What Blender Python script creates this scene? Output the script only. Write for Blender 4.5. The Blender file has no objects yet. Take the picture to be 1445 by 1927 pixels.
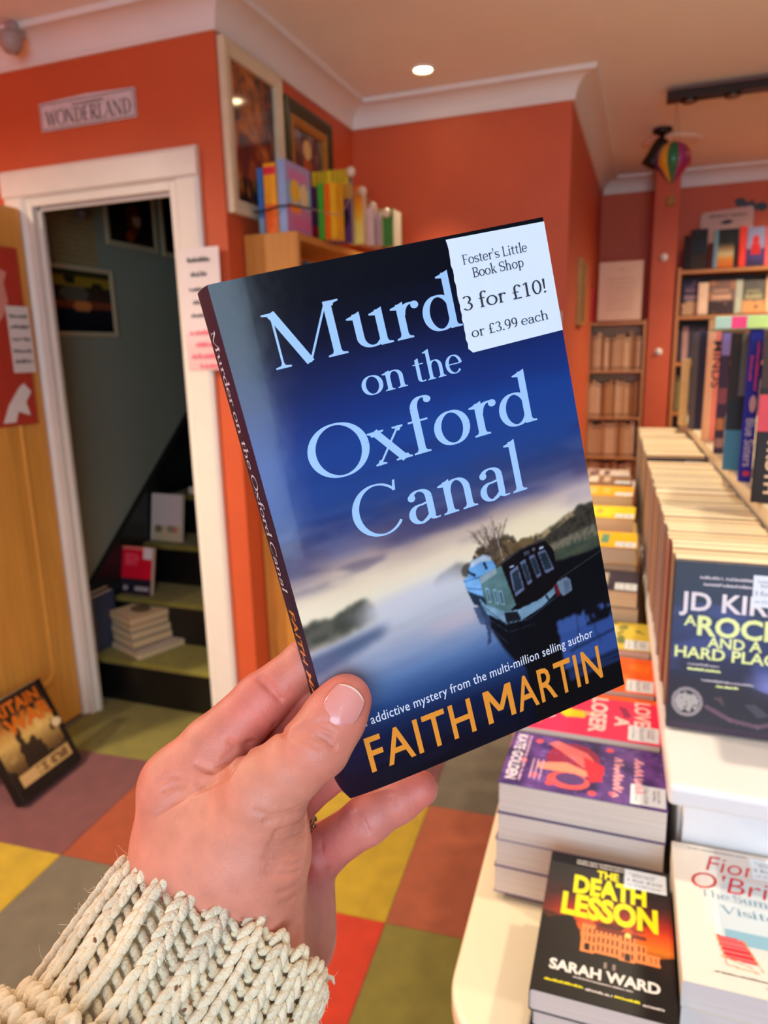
import bpy, bmesh, math, random
import numpy as np
from mathutils import Matrix, Vector

random.seed(7)
rng = np.random.default_rng(11)
SC = bpy.context.scene
COL = SC.collection

# ------------------------------------------------------------------ camera
F_PX, CX, CY = 1336.0, 722.5, 963.5
CAM_H = 1.43
CAM = np.array([0.0, 0.0, CAM_H])
# rows: world X (right), Y (into the shop), Z (up) written in camera axes (right, down, forward)
RW = np.array([[0.93955205, 0.052529, -0.33835283],
               [0.34159613, -0.211725, 0.91568805],
               [-0.02353758, -0.97591661, -0.21687036]])
cam_data = bpy.data.cameras.new('camera')
cam_data.sensor_fit = 'VERTICAL'
cam_data.sensor_height = 36.0
cam_data.lens = 36.0 * F_PX / 1927.0
cam_data.clip_start = 0.02
cam_data.clip_end = 60
cam_data.dof.use_dof = True
cam_data.dof.focus_distance = 0.272
cam_data.dof.aperture_fstop = 24.96 / 1.9
cam = bpy.data.objects.new('camera', cam_data)
COL.objects.link(cam)
right, down, fwd = RW[:, 0], RW[:, 1], RW[:, 2]
m = Matrix.Identity(4)
for i in range(3):
    m[i][0], m[i][1], m[i][2], m[i][3] = right[i], -down[i], -fwd[i], CAM[i]
cam.matrix_world = m
SC.camera = cam

# ------------------------------------------------------------------ world, large lights, exposure
w = bpy.data.worlds.new('world')
SC.world = w
w.use_nodes = True
bg = w.node_tree.nodes['Background']
bg.inputs[0].default_value = (0.70, 0.80, 1.0, 1)
bg.inputs[1].default_value = 0.9
SC.view_settings.view_transform = 'Standard'
SC.view_settings.look = 'None'
SC.view_settings.gamma = 1.0
SC.view_settings.use_curve_mapping = False
SC.view_settings.exposure = 0.36
SC.cycles.max_bounces = 5
SC.cycles.diffuse_bounces = 4
SC.cycles.glossy_bounces = 2
SC.cycles.caustics_reflective = False
SC.cycles.caustics_refractive = False

def area_light(name, loc, target, sx, sy, power, color):
    l = bpy.data.lights.new(name, 'AREA')
    l.shape = 'RECTANGLE'
    l.size, l.size_y, l.energy, l.color = sx, sy, power, color
    o = bpy.data.objects.new(name, l)
    COL.objects.link(o)
    o.location = loc
    d = Vector(target) - Vector(loc)
    o.rotation_euler = d.to_track_quat('-Z', 'Y').to_euler()
    return o
# daylight entering through the shop window behind the photographer
area_light('window_daylight', (0.85, -2.30, 1.55), (0.85, 0.0, 1.50), 2.3, 1.7, 63, (0.56, 0.78, 1.0))

# ------------------------------------------------------------------ rays from picture to place
def ray(x, y):
    return RW @ np.array([(x - CX) / F_PX, (y - CY) / F_PX, 1.0])
def onY(x, y, Y):
    r = ray(x, y); return CAM + r * (Y / r[1])
def onX(x, y, X):
    r = ray(x, y); return CAM + r * (X / r[0])
def onZ(x, y, Z):
    r = ray(x, y); return CAM + r * ((Z - CAM_H) / r[2])
def cam2w(p):
    return (np.asarray(p) @ RW.T) + CAM
def pxd(x, y, d):
    """picture position and distance along the lens axis -> place"""
    return CAM + ray(x, y) * d

# ------------------------------------------------------------------ materials
def lin(c):
    c = np.asarray(c, float)
    return np.where(c <= 0.04045, c / 12.92, ((c + 0.055) / 1.055) ** 2.4)
def rgb(r, g, b):
    v = lin(np.array([r, g, b]) / 255.0)
    return (float(v[0]), float(v[1]), float(v[2]), 1.0)
MATS = {}
def mat(name, col, rough=0.6, var=0.0, scale=20.0, bump=0.0, bscale=200.0, metal=0.0, spec=0.5, coat=0.0,
        stretch=None, emit=0.0, sss=0.0, sheen=0.0):
    """principled material with procedural mottling and fine relief"""
    if name in MATS:
        return MATS[name]
    M = bpy.data.materials.new(name)
    M.use_nodes = True
    nt = M.node_tree
    b = nt.nodes['Principled BSDF']
    c = rgb(*col)
    b.inputs['Base Color'].default_value = c
    b.inputs['Roughness'].default_value = rough
    b.inputs['Metallic'].default_value = metal
    b.inputs['Specular IOR Level'].default_value = spec
    b.inputs['Coat Weight'].default_value = coat
    if sheen:
        b.inputs['Sheen Weight'].default_value = sheen
    if sss:
        b.inputs['Subsurface Weight'].default_value = sss
    if emit:
        b.inputs['Emission Color'].default_value = c
        b.inputs['Emission Strength'].default_value = emit
    if var or bump:
        tc = nt.nodes.new('ShaderNodeTexCoord')
        mp = nt.nodes.new('ShaderNodeMapping')
        nt.links.new(tc.outputs['Object'], mp.inputs[0])
        if stretch:
            mp.inputs['Scale'].default_value = stretch
        if var:
            n = nt.nodes.new('ShaderNodeTexNoise')
            n.inputs['Scale'].default_value = scale
            n.inputs['Detail'].default_value = 5
            nt.links.new(mp.outputs[0], n.inputs['Vector'])
            mr = nt.nodes.new('ShaderNodeMapRange')
            mr.inputs['From Min'].default_value = 0.25
            mr.inputs['From Max'].default_value = 0.75
            mr.inputs['To Min'].default_value = 1 - var
            mr.inputs['To Max'].default_value = 1 + var
            nt.links.new(n.outputs['Fac'], mr.inputs['Value'])
            mx = nt.nodes.new('ShaderNodeVectorMath')
            mx.operation = 'SCALE'
            mx.inputs[0].default_value = c[:3]
            nt.links.new(mr.outputs[0], mx.inputs['Scale'])
            nt.links.new(mx.outputs[0], b.inputs['Base Color'])
        if bump:
            n2 = nt.nodes.new('ShaderNodeTexNoise')
            n2.inputs['Scale'].default_value = bscale
            n2.inputs['Detail'].default_value = 3
            nt.links.new(mp.outputs[0], n2.inputs['Vector'])
            bp = nt.nodes.new('ShaderNodeBump')
            bp.inputs['Strength'].default_value = bump
            bp.inputs['Distance'].default_value = 0.002
            nt.links.new(n2.outputs['Fac'], bp.inputs['Height'])
            nt.links.new(bp.outputs[0], b.inputs['Normal'])
    MATS[name] = M
    return M
def print_mat(name, rough=0.35, coat=0.0, bump=0.0, bscale=60, spec=0.5):
    """flat print: the colour comes from the printed colour attribute of the sheet"""
    if name in MATS:
        return MATS[name]
    M = mat(name, (255, 255, 255), rough=rough, coat=coat, bump=bump, bscale=bscale, spec=spec)
    nt = M.node_tree
    a = nt.nodes.new('ShaderNodeAttribute')
    a.attribute_name = 'print'
    nt.links.new(a.outputs['Color'], nt.nodes['Principled BSDF'].inputs['Base Color'])
    return M
def page_mat(name, col, axis):
    """cut page edges: fine lines running along the leaves"""
    if name in MATS:
        return MATS[name]
    st = [3, 3, 3]; st[axis] = 900
    return mat(name, col, rough=0.85, var=0.10, scale=1.0, bump=0.25, bscale=1.0, stretch=tuple(st))

# ------------------------------------------------------------------ mesh helpers
def tag(o, label=None, cat=None, group=None, kind=None):
    if label: o['label'] = label
    if cat: o['category'] = cat
    if group: o['group'] = group
    if kind: o['kind'] = kind
    return o
def thing(name, label, cat, loc=(0, 0, 0), rot=(0, 0, 0), group=None, matrix=None):
    o = bpy.data.objects.new(name, None)
    o.empty_display_size = 0.05
    COL.objects.link(o)
    if matrix is not None:
        o.matrix_world = matrix
    else:
        o.location = tuple(float(q) for q in loc)
        o.rotation_euler = rot
    return tag(o, label, cat, group)
def obj(name, me, parent=None):
    o = bpy.data.objects.new(name, me)
    COL.objects.link(o)
    if parent is not None:
        o.parent = parent
    return o
def mesh(name, verts, faces, material, parent=None, smooth=False, idx=None):
    me = bpy.data.meshes.new(name)
    me.from_pydata([tuple(map(float, v)) for v in verts], [], [tuple(map(int, f)) for f in faces])
    for mm in (material if isinstance(material, (list, tuple)) else [material]):
        me.materials.append(mm)
    if idx is not None:
        me.polygons.foreach_set('material_index', idx)
    if smooth:
        me.polygons.foreach_set('use_smooth', [True] * len(me.polygons))
    me.update()
    return obj(name, me, parent)
class MB:
    """collects simple shapes; build() links them as one mesh object"""
    def __init__(s):
        s.v, s.f = [], []
    def add(s, verts, faces):
        k = len(s.v)
        s.v += [tuple(map(float, q)) for q in verts]
        s.f += [tuple(k + int(i) for i in q) for q in faces]
        return s
    def box(s, x0, x1, y0, y1, z0, z1):
        v = [(x0, y0, z0), (x1, y0, z0), (x1, y1, z0), (x0, y1, z0), (x0, y0, z1), (x1, y0, z1), (x1, y1, z1), (x0, y1, z1)]
        return s.add(v, [(0, 3, 2, 1), (4, 5, 6, 7), (0, 1, 5, 4), (1, 2, 6, 5), (2, 3, 7, 6), (3, 0, 4, 7)])
    def prism(s, poly, z0, z1, axis=2):
        """extrude a 2-D outline along an axis"""
        n = len(poly)
        def P(a, b, c):
            return {2: (a, b, c), 1: (a, c, b), 0: (c, a, b)}[axis]
        v = [P(a, b, z0) for a, b in poly] + [P(a, b, z1) for a, b in poly]
        f = [tuple(range(n))[::-1], tuple(range(n, 2 * n))] + [(i, (i + 1) % n, n + (i + 1) % n, n + i) for i in range(n)]
        return s.add(v, f)
    def tube(s, pts, rad, n=8, cap=True):
        pts = [np.asarray(p, float) for p in pts]
        rr = rad if hasattr(rad, '__len__') else [rad] * len(pts)
        v, f = [], []
        up = np.array([0.0, 0.0, 1.0])
        for i, p in enumerate(pts):
            t = pts[min(i + 1, len(pts) - 1)] - pts[max(i - 1, 0)]
            t = t / (np.linalg.norm(t) + 1e-12)
            a = np.cross(t, up)
            if np.linalg.norm(a) < 1e-3:
                a = np.cross(t, [1.0, 0, 0])
            a /= np.linalg.norm(a)
            b = np.cross(t, a)
            for k in range(n):
                th = 2 * math.pi * k / n
                v.append(p + rr[i] * (math.cos(th) * a + math.sin(th) * b))
        for i in range(len(pts) - 1):
            for k in range(n):
                f.append((i * n + k, i * n + (k + 1) % n, (i + 1) * n + (k + 1) % n, (i + 1) * n + k))
        if cap:
            f.append(tuple(range(n))[::-1]); f.append(tuple((len(pts) - 1) * n + k for k in range(n)))
        return s.add(v, f)
    def lathe(s, prof, n=20, c=(0, 0, 0)):
        v, f = [], []
        for r, z in prof:
            for k in range(n):
                th = 2 * math.pi * k / n
                v.append((c[0] + r * math.cos(th), c[1] + r * math.sin(th), c[2] + z))
        for i in range(len(prof) - 1):
            for k in range(n):
                f.append((i * n + k, i * n + (k + 1) % n, (i + 1) * n + (k + 1) % n, (i + 1) * n + k))
        return s.add(v, f)
    def build(s, name, material, parent=None, smooth=False, bevel=0.0, seg=2, xf=None):
        v = s.v
        if xf is not None:
            v = [tuple(xf @ Vector(q)) for q in v]
        o = mesh(name, v, s.f, material, parent, smooth)
        if bevel:
            bm = bmesh.new(); bm.from_mesh(o.data)
            bmesh.ops.bevel(bm, geom=bm.edges[:], offset=bevel, segments=seg, affect='EDGES', profile=0.5)
            bm.to_mesh(o.data); bm.free()
        return o
def box(name, x0, x1, y0, y1, z0, z1, material, parent=None, bevel=0.0, seg=2):
    return MB().box(x0, x1, y0, y1, z0, z1).build(name, material, parent, bevel=bevel, seg=seg)
def struct(o):
    o['kind'] = 'structure'
    return o
def copy_tree(o, parent=None):
    c = o.copy(); COL.objects.link(c); c.parent = parent
    for ch in o.children:
        copy_tree(ch, c)
    return c

# printed sheets: a grid whose colour attribute holds the print
def sheet(name, xs, ys, fn, material, parent=None, zf=None, smooth=True, xf=None):
    """grid in local x,y; fn(U,V)->srgb 0..255 array; zf(U,V)->height"""
    U, V = np.meshgrid(xs, ys)
    Zz = np.zeros_like(U) if zf is None else zf(U, V)
    nx, ny = len(xs), len(ys)
    co = np.stack([U, V, Zz], -1).reshape(-1, 3)
    if xf is not None:
        M = np.array(xf); co = co @ M[:3, :3].T + M[:3, 3]
    i = np.arange(nx * ny).reshape(ny, nx)
    q = np.stack([i[:-1, :-1], i[:-1, 1:], i[1:, 1:], i[1:, :-1]], -1).reshape(-1, 4)
    me = bpy.data.meshes.new(name)
    me.vertices.add(len(co)); me.vertices.foreach_set('co', co.ravel())
    me.loops.add(q.size); me.loops.foreach_set('vertex_index', q.ravel())
    me.polygons.add(len(q)); me.polygons.foreach_set('loop_start', np.arange(0, q.size, 4))
    me.update(calc_edges=True)
    if smooth:
        me.polygons.foreach_set('use_smooth', np.ones(len(q), bool))
    c = np.ones((len(co), 4))
    c[:, :3] = lin(np.clip(fn(U, V).reshape(-1, 3), 0, 255) / 255.0)
    a = me.color_attributes.new('print', 'FLOAT_COLOR', 'POINT')
    a.data.foreach_set('color', c.ravel())
    me.materials.append(material)
    me.validate()
    return obj(name, me, parent)
# numpy painting helpers
def vnoise(U, V, sx, sy, seed=0, octs=4):
    """smooth value noise in 0..1"""
    out = np.zeros_like(U, float); amp, tot = 1.0, 0.0
    for o in range(octs):
        g = np.random.default_rng(seed + 17 * o).random((67, 71))
        x = U / sx * 2 ** o; y = V / sy * 2 ** o
        xi = np.floor(x).astype(int); yi = np.floor(y).astype(int)
        fx = x - xi; fy = y - yi
        fx = fx * fx * (3 - 2 * fx); fy = fy * fy * (3 - 2 * fy)
        a = g[yi % 67, xi % 71]; b = g[yi % 67, (xi + 1) % 71]
        c = g[(yi + 1) % 67, xi % 71]; d = g[(yi + 1) % 67, (xi + 1) % 71]
        out += amp * ((a * (1 - fx) + b * fx) * (1 - fy) + (c * (1 - fx) + d * fx) * fy)
        tot += amp; amp *= 0.5
    return out / tot
def inpoly(U, V, poly):
    r = np.zeros(U.shape, bool)
    n = len(poly)
    for i in range(n):
        x0, y0 = poly[i]; x1, y1 = poly[(i + 1) % n]
        if y0 == y1:
            continue
        cnd = (V >= min(y0, y1)) & (V < max(y0, y1)) & (U < (x1 - x0) * (V - y0) / (y1 - y0) + x0)
        r ^= cnd
    return r
def put(img, mask, col, a=1.0):
    k = (np.asarray(mask, float) * a)[..., None]
    img[:] = img * (1 - k) + np.asarray(col, float) * k
def seg(U, V, x0, y0, x1, y1, wd):
    d = np.hypot(x1 - x0, y1 - y0) ** 2 + 1e-9
    t = np.clip(((U - x0) * (x1 - x0) + (V - y0) * (y1 - y0)) / d, 0, 1)
    return np.hypot(U - x0 - t * (x1 - x0), V - y0 - t * (y1 - y0)) < wd / 2
def sstep(a, b, x):
    t = np.clip((x - a) / (b - a), 0, 1); return t * t * (3 - 2 * t)
def ramp(x, stops):
    xs = [s[0] for s in stops]
    return np.stack([np.interp(x, xs, [s[1][k] for s in stops]) for k in range(3)], -1)

# ------------------------------------------------------------------ lettering
def text_geo(txt, bold=0.0, spacing=1.0):
    """sans lettering as flat polygons: (verts Nx2, faces), cap height 1, starting at x=0 on the baseline"""
    key = (txt, bold, spacing)
    if key in text_geo.cache:
        return text_geo.cache[key]
    cu = bpy.data.curves.new('letters', 'FONT')
    cu.body = txt; cu.size = 1.0; cu.resolution_u = 3; cu.offset = bold; cu.space_character = spacing
    ob = bpy.data.objects.new('letters', cu)
    COL.objects.link(ob)
    dg = bpy.context.evaluated_depsgraph_get()
    me = bpy.data.meshes.new_from_object(ob.evaluated_get(dg))
    n = len(me.vertices)
    co = np.zeros(n * 3); me.vertices.foreach_get('co', co); co = co.reshape(-1, 3)[:, :2]
    faces = [tuple(p.vertices) for p in me.polygons]
    bpy.data.objects.remove(ob); bpy.data.curves.remove(cu); bpy.data.meshes.remove(me)
    if n:
        co = co - [co[:, 0].min(), 0]
        co = co / text_geo.cap
    text_geo.cache[key] = (co, faces)
    return text_geo.cache[key]
text_geo.cache = {}
text_geo.cap = 1.0
_h = text_geo('H'); text_geo.cap = float(_h[0][:, 1].max()); text_geo.cache.clear()

def fit_text(geo, x0, x1, y, cap):
    """scale a lettering to run from x0 to x1 with the given cap height"""
    co, f = geo
    k = (x1 - x0) / (co[:, 0].max() - co[:, 0].min())
    return np.stack([x0 + (co[:, 0] - co[:, 0].min()) * k, y + co[:, 1] * cap], -1), f

# serif lettering drawn with a broad pen: upright strokes thick, level strokes thin
XH, CH, AS = 0.66, 1.0, 1.06
def _arc(cx, cy, rx, ry, a0, a1, n=22):
    a = np.radians(np.linspace(a0, a1, n))
    return np.stack([cx + rx * np.cos(a), cy + ry * np.sin(a)], -1)
def _ln(*p):
    return np.array(p, float)
class Pen:
    def __init__(s, thick, thin, serif):
        s.k, s.t, s.sf = thick, thin, serif
        s.v, s.f, s.layer = [], [], []
        s.n = 0
    def poly(s, pts):
        k = len(s.v); s.v += [tuple(p) for p in pts]; s.f.append(tuple(range(k, k + len(pts))))
        s.layer += [s.n] * len(pts); s.n += 1
    def stroke(s, pts, w=None, taper=None):
        pts = np.asarray(pts, float)
        if len(pts) == 2:
            pts = np.linspace(pts[0], pts[1], 3)
        d = np.gradient(pts, axis=0); d /= np.linalg.norm(d, axis=1)[:, None] + 1e-9
        wd = s.t + (s.k - s.t) * np.abs(d[:, 1]) ** 1.6 if w is None else np.full(len(pts), w)
        if taper is not None:
            wd = wd * np.interp(np.linspace(0, 1, len(pts)), np.linspace(0, 1, len(taper)), taper)
        nn = np.stack([-d[:, 1], d[:, 0]], -1)
        a = pts + nn * wd[:, None] / 2; b = pts - nn * wd[:, None] / 2
        k = len(s.v)
        s.v += [tuple(p) for p in a] + [tuple(p) for p in b]
        n = len(pts)
        s.f += [(k + i, k + n + i, k + n + i + 1, k + i + 1) for i in range(n - 1)]
        s.layer += [s.n] * (2 * n); s.n += 1
    def stem(s, x, y0, y1, w=None):
        w = s.k if w is None else w
        s.poly([(x - w / 2, y0), (x + w / 2, y0), (x + w / 2, y1), (x - w / 2, y1)])
    def foot(s, x, y, up=1, l=1.0, r=1.0, w=None):
        """bracketed serif on a stem end; up=+1 foot on the baseline, -1 at the cap line"""
        w = s.k if w is None else w
        a, b = x - w / 2 - s.sf * l, x + w / 2 + s.sf * r
        h = s.t * 0.8; br = s.sf * 0.8
        s.poly([(a, y), (b, y), (b, y + up * h), (x + w / 2 + 0.25 * s.sf * (r > 0), y + up * (h + br * .3)), (x + w / 2, y + up * (h + br)),
                (x - w / 2, y + up * (h + br)), (x - w / 2 - 0.25 * s.sf * (l > 0), y + up * (h + br * .3)), (a, y + up * h)])
    def flag(s, x, y):
        """slanted head serif at the top left of a stem"""
        w = s.k / 2; L = s.sf * 1.25
        s.poly([(x + w, y + 0.035), (x - w, y - 0.02), (x - w - L, y - 0.055), (x - w - L, y - 0.055 - s.t * .7), (x - w, y - 0.10), (x + w, y - 0.10)])
    def dot(s, x, y, r):
        s.poly(_arc(x, y, r, r, 0, 345, 16))
    # each glyph returns its advance
    def glyph(s, ch):
        k, t, sf = s.k, s.t, s.sf
        X = XH
        if ch == ' ': return 0.30
        if ch == 'o':
            s.stroke(_arc(.30 + k/4, X/2, .26, X/2 + .01 - t/2, 0, 360, 40)); return .60 + k/2
        if ch == 'O':
            s.stroke(_arc(.50, .5, .44, .515 - t/2, 0, 360, 52)); return 1.0
        if ch == '0':
            s.stroke(_arc(.30, .5, .22, .5 - t/2, 0, 360, 40)); return .60
        if ch == 'C':
            s.stroke(_arc(.50, .5, .44, .515 - t/2, 42, 322, 46), taper=[.45, 1, 1, 1, 1, .5])
            s.poly([(.80, .80), (.86, .80), (.885, 1.0), (.845, 1.0)]); return .96
        if ch == 'c':
            s.stroke(_arc(.30, X/2, .25, X/2 + .01 - t/2, 48, 318, 34), taper=[1, 1, 1, 1, .8]); s.dot(.47, X*.77, t*.9); return .54
        if ch == 'e':
            s.stroke(_arc(.30, X/2, .25, X/2 + .01 - t/2, 2, 320, 36), taper=[.8, 1, 1, 1, .7]); s.stroke(_ln((.08, X*.52), (.55, X*.52)), w=t); return .60
        if ch == 'a':
            s.stem(.46, .08, X*.72); s.stroke(np.vstack([_arc(.285, X*.72, .175, X*.28 - t/2, 0, 150, 14)]), taper=[1, 1, .9]); s.dot(.135, X*.80, k*.55)
            s.stroke(np.vstack([_ln((.46, X*.58)), _arc(.26, X*.27, .175, X*.27, 80, 270, 20), _ln((.36, .05), (.46, .14))]))
            s.stroke(np.vstack([_arc(.56, .09, .10, .09 - t/2, 180, 300, 8)]), taper=[1, 1, .6]); return .64
        if ch == 'd':
            s.stem(.53, .06, AS); s.flag(.53, AS); s.stroke(_arc(.31, X/2, .245, X/2 + .01 - t/2, 22, 338, 38)); s.foot(.53, 0, 1, 0, 1.1); s.stem(.53, 0, .1); return .70
        if ch == 'b' or ch == 'p':
            lo = -.30 if ch == 'p' else 0
            s.stem(.17, lo, X if ch == 'p' else AS); s.flag(.17, X if ch == 'p' else AS); s.stroke(_arc(.38, X/2, .235, X/2 + .01 - t/2, 160, -160, 38))
            if ch == 'p': s.foot(.17, lo)
            return .68
        if ch in 'nhmru':
            if ch == 'u':
                s.stem(.17, .2, X); s.flag(.17, X); s.stem(.56, 0.0, X); s.flag(.56, X); s.foot(.56, 0, 1, 0, 1.1)
                s.stroke(np.vstack([_arc(.37, .22, .20, .22 - t/2, 180, 300, 16), _ln((.56, .13))]), taper=[1, 1, 1, .8]); return .74
            x = .17
            s.stem(x, 0, AS if ch == 'h' else X); s.flag(x, AS if ch == 'h' else X); s.foot(x, 0)
            if ch == 'r':
                s.stroke(_arc(x + .20, X*.62, .19, X*.38 - t/2, 170, 60, 12)); s.dot(x + .27, X*.90, k*.55); return .52
            for r in range(2 if ch == 'm' else 1):
                a = x + .39 * (r + 1)
                s.stroke(np.vstack([_arc(a - .195, X*.63, .195, X*.38 - t/2, 165, 0, 18), _ln((a, X*.5))])); s.stem(a, 0, X*.64); s.foot(a, 0)
            return .76 + (.39 if ch == 'm' else 0)
        if ch == 'i' or ch == 'l':
            y = X if ch == 'i' else AS
            s.stem(.17, 0, y); s.flag(.17, y); s.foot(.17, 0)
            if ch == 'i': s.dot(.165, .90, k*.62)
            return .34
        if ch == 'k':
            s.stem(.17, 0, AS); s.flag(.17, AS); s.foot(.17, 0); s.stroke(_ln((.20, X*.38), (.50, X - t/2)), w=t); s.stroke(_ln((.32, X*.55), (.58, 0)), w=k*.95)
            s.foot(.56, 0, 1, .6, .8, w=k); s.foot(.48, X, -1, 1, .8, w=t); return .68
        if ch == 't':
            s.stem(.20, .12, X*1.22); s.poly([(.20 - k/2, X*1.22), (.20 + k/2, X*1.30), (.20 + k/2, X*1.1)]); s.stroke(_ln((.04, X - t/2), (.42, X - t/2)), w=t)
            s.stroke(_arc(.325, .13, .125, .13 - t/2, 180, 310, 10), taper=[1, 1, .7]); return .46
        if ch == 'f':
            s.stem(.20, 0, AS*.82); s.foot(.20, 0); s.stroke(_ln((.05, X - t/2), (.40, X - t/2)), w=t)
            s.stroke(_arc(.37, AS*.82, .17, AS*.20, 180, 55, 12), taper=[1, 1, .9]); s.dot(.46, AS*.955, k*.5); return .44
        if ch == 'x':
            s.stroke(_ln((.10, X), (.53, 0)), w=k); s.stroke(_ln((.52, X), (.08, 0)), w=t)
            s.foot(.11, X, -1, .8, 1, w=k); s.foot(.51, X, -1, 1, .8, w=t); s.foot(.52, 0, 1, 1, .8, w=k); s.foot(.10, 0, 1, .8, 1, w=t); return .62
        if ch == 's' or ch == 'S':
            H = X if ch == 's' else 1.0; W = .20 if ch == 's' else .26
            c = .27 if ch == 's' else .34
            top = _arc(c, H*.745, W, H*.255 - t/2, 40, 235, 18); bot = _arc(c, H*.265, W*1.05, H*.265 - t/2, 65, -145, 20)
            p = np.vstack([top, bot]); d = np.gradient(p, axis=0); d /= np.linalg.norm(d, axis=1)[:, None] + 1e-9
            s.stroke(p, w=None, taper=[.8, 1, 1, 1.3, 1, 1, .8]); s.stroke(_ln(tuple(top[-2]), tuple(bot[1])), w=k*.95)
            s.poly([(c + W*.72, H*.72), (c + W*.95, H*.72), (c + W*.98, H*.97), (c + W*.86, H*.97)]); s.poly([(c - W*1.05, H*.04), (c - W*.92, H*.04), (c - W*.78, H*.30), (c - W*1.02, H*.30)])
            return .52 if ch == 's' else .68
        if ch == 'M':
            s.stem(.155, 0, CH, w=t); s.foot(.155, 0, 1, 1.3, 1.3, w=t); s.stroke(_ln((.15, CH), (.60, .0)), w=k*1.05); s.stroke(_ln((.60, .0), (1.06, CH)), w=t)
            s.stem(1.075, 0, CH); s.foot(1.075, 0, 1, 1.2, 1.2); s.foot(.13, CH, -1, 1.3, 0, w=t); s.foot(1.10, CH, -1, 0, 1.2, w=k); return 1.30
        if ch in 'FLBTVP':
            if ch == 'V':
                s.stroke(_ln((.12, 1), (.44, 0)), w=k); s.stroke(_ln((.44, 0), (.76, 1)), w=t); s.foot(.12, 1, -1); s.foot(.76, 1, -1, w=t); return .86
            if ch == 'T':
                s.stem(.42, 0, 1); s.foot(.42, 0, 1, 1.2, 1.2); s.stroke(_ln((.04, 1 - t/2), (.80, 1 - t/2)), w=t); s.poly([(.04, 1), (.08, 1), (.06, .76), (.03, .76)]); s.poly([(.80, 1), (.76, 1), (.78, .76), (.81, .76)]); return .84
            s.stem(.22, 0, 1); s.foot(.22, 1, -1, 1, .5); s.foot(.22, 0, 1, 1, 1 if ch == 'F' else .5)
            if ch == 'F':
                s.stroke(_ln((.22, 1 - t/2), (.66, 1 - t/2)), w=t); s.stroke(_ln((.22, .51), (.52, .51)), w=t); s.poly([(.66, 1), (.62, 1), (.645, .76), (.675, .76)]); s.poly([(.50, .62), (.53, .62), (.53, .40), (.50, .40)]); return .70
            if ch == 'L':
                s.stroke(_ln((.22, t/2), (.66, t/2)), w=t); s.poly([(.66, 0), (.62, 0), (.66, .26), (.69, .26)]); return .72
            s.stroke(np.vstack([_ln((.22, 1 - t/2)), _arc(.44, .755, .20, .245 - t/2, 90, -90, 16), _ln((.22, .51))]))
            s.stroke(np.vstack([_ln((.22, .51)), _arc(.46, .26, .24, .26 - t/2, 90, -90, 16), _ln((.22, t/2))])); return .76
        if ch in 'NWADER':
            if ch == 'N':
                s.stem(.14, 0, 1, w=t); s.stem(.78, 0, 1, w=t); s.stroke(_ln((.14, 1), (.78, 0)), w=k); s.foot(.14, 0, w=t); s.foot(.78, 1, -1, w=t); return .94
            if ch == 'W':
                for a, b, ww in (((.08, 1), (.32, 0), k), ((.32, 0), (.54, .95), t), ((.54, .95), (.78, 0), k), ((.78, 0), (1.0, 1), t)):
                    s.stroke(_ln(a, b), w=ww)
                s.foot(.08, 1, -1); s.foot(1.0, 1, -1, w=t); return 1.1
            if ch == 'A':
                s.stroke(_ln((.10, 0), (.42, 1)), w=t); s.stroke(_ln((.42, 1), (.76, 0)), w=k); s.stroke(_ln((.22, .36), (.62, .36)), w=t); s.foot(.10, 0, w=t); s.foot(.76, 0); return .88
            s.stem(.22, 0, 1); s.foot(.22, 1, -1, 1, .5); s.foot(.22, 0, 1, 1, .5)
            if ch == 'D':
                s.stroke(np.vstack([_ln((.22, 1 - t/2)), _arc(.40, .5, .38, .5 - t/2, 90, -90, 24), _ln((.22, t/2))])); return .86
            if ch == 'E':
                for yy, xx in ((1 - t/2, .66), (.51, .54), (t/2, .68)): s.stroke(_ln((.22, yy), (xx, yy)), w=t)
                return .74
            s.stroke(np.vstack([_ln((.22, 1 - t/2)), _arc(.44, .745, .21, .255 - t/2, 90, -90, 16), _ln((.22, .49))])); s.stroke(_ln((.40, .5), (.74, 0)), w=k); s.foot(.74, 0); return .84
        if ch == '3':
            s.stroke(_arc(.27, .755, .19, .245 - t/2, 150, -75, 18)); s.stroke(_arc(.27, .27, .225, .27 - t/2, 85, -155, 20)); return .58
        if ch == '1':
            s.stem(.30, 0, 1); s.foot(.30, 0, 1, 1.4, 1.4); s.stroke(_ln((.30, .98), (.12, .86)), w=t*1.2); return .60
        if ch == '9':
            s.stroke(_arc(.29, .67, .20, .33 - t/2, 0, 360, 30)); s.stroke(np.vstack([_ln((.49, .66)), _arc(.20, .50, .29, .5 - t/2, 0, -85, 14)])); return .60
        if ch == '£':
            s.stroke(np.vstack([_arc(.38, .72, .17, .28 - t/2, 20, 180, 14), _ln((.21, .50)), _arc(.10, .22, .13, .20, 40, -60, 8)])); s.stroke(_ln((.06, .48), (.42, .48)), w=t); s.stroke(_ln((.06, t*.7), (.56, t*.7)), w=t*1.3); return .62
        if ch == '!':
            s.poly([(.14 - k*.35, .28), (.14 + k*.35, .28), (.14 + k*.6, 1), (.14 - k*.6, 1)]); s.dot(.14, .06, k*.62); return .30
        if ch == '.':
            s.dot(.13, .06, k*.62); return .26
        if ch == "'":
            s.poly([(.10 - k*.25, .70), (.10 + k*.25, .70), (.10 + k*.5, 1.05), (.10 - k*.5, 1.05)]); return .22
        return .3
def serif_text(txt, thick=.125, thin=.045, serif=.075, track=0.0):
    p = Pen(thick, thin, serif)
    x = 0.0
    V, Fc, L = [], [], []
    for ch in txt:
        p.v, p.f, p.layer = [], [], []
        adv = p.glyph(ch)
        k = len(V)
        V += [(a + x, b) for a, b in p.v]; Fc += [tuple(i + k for i in q) for q in p.f]; L += p.layer
        x += adv + track
    return np.array(V), Fc, np.array(L)

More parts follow.
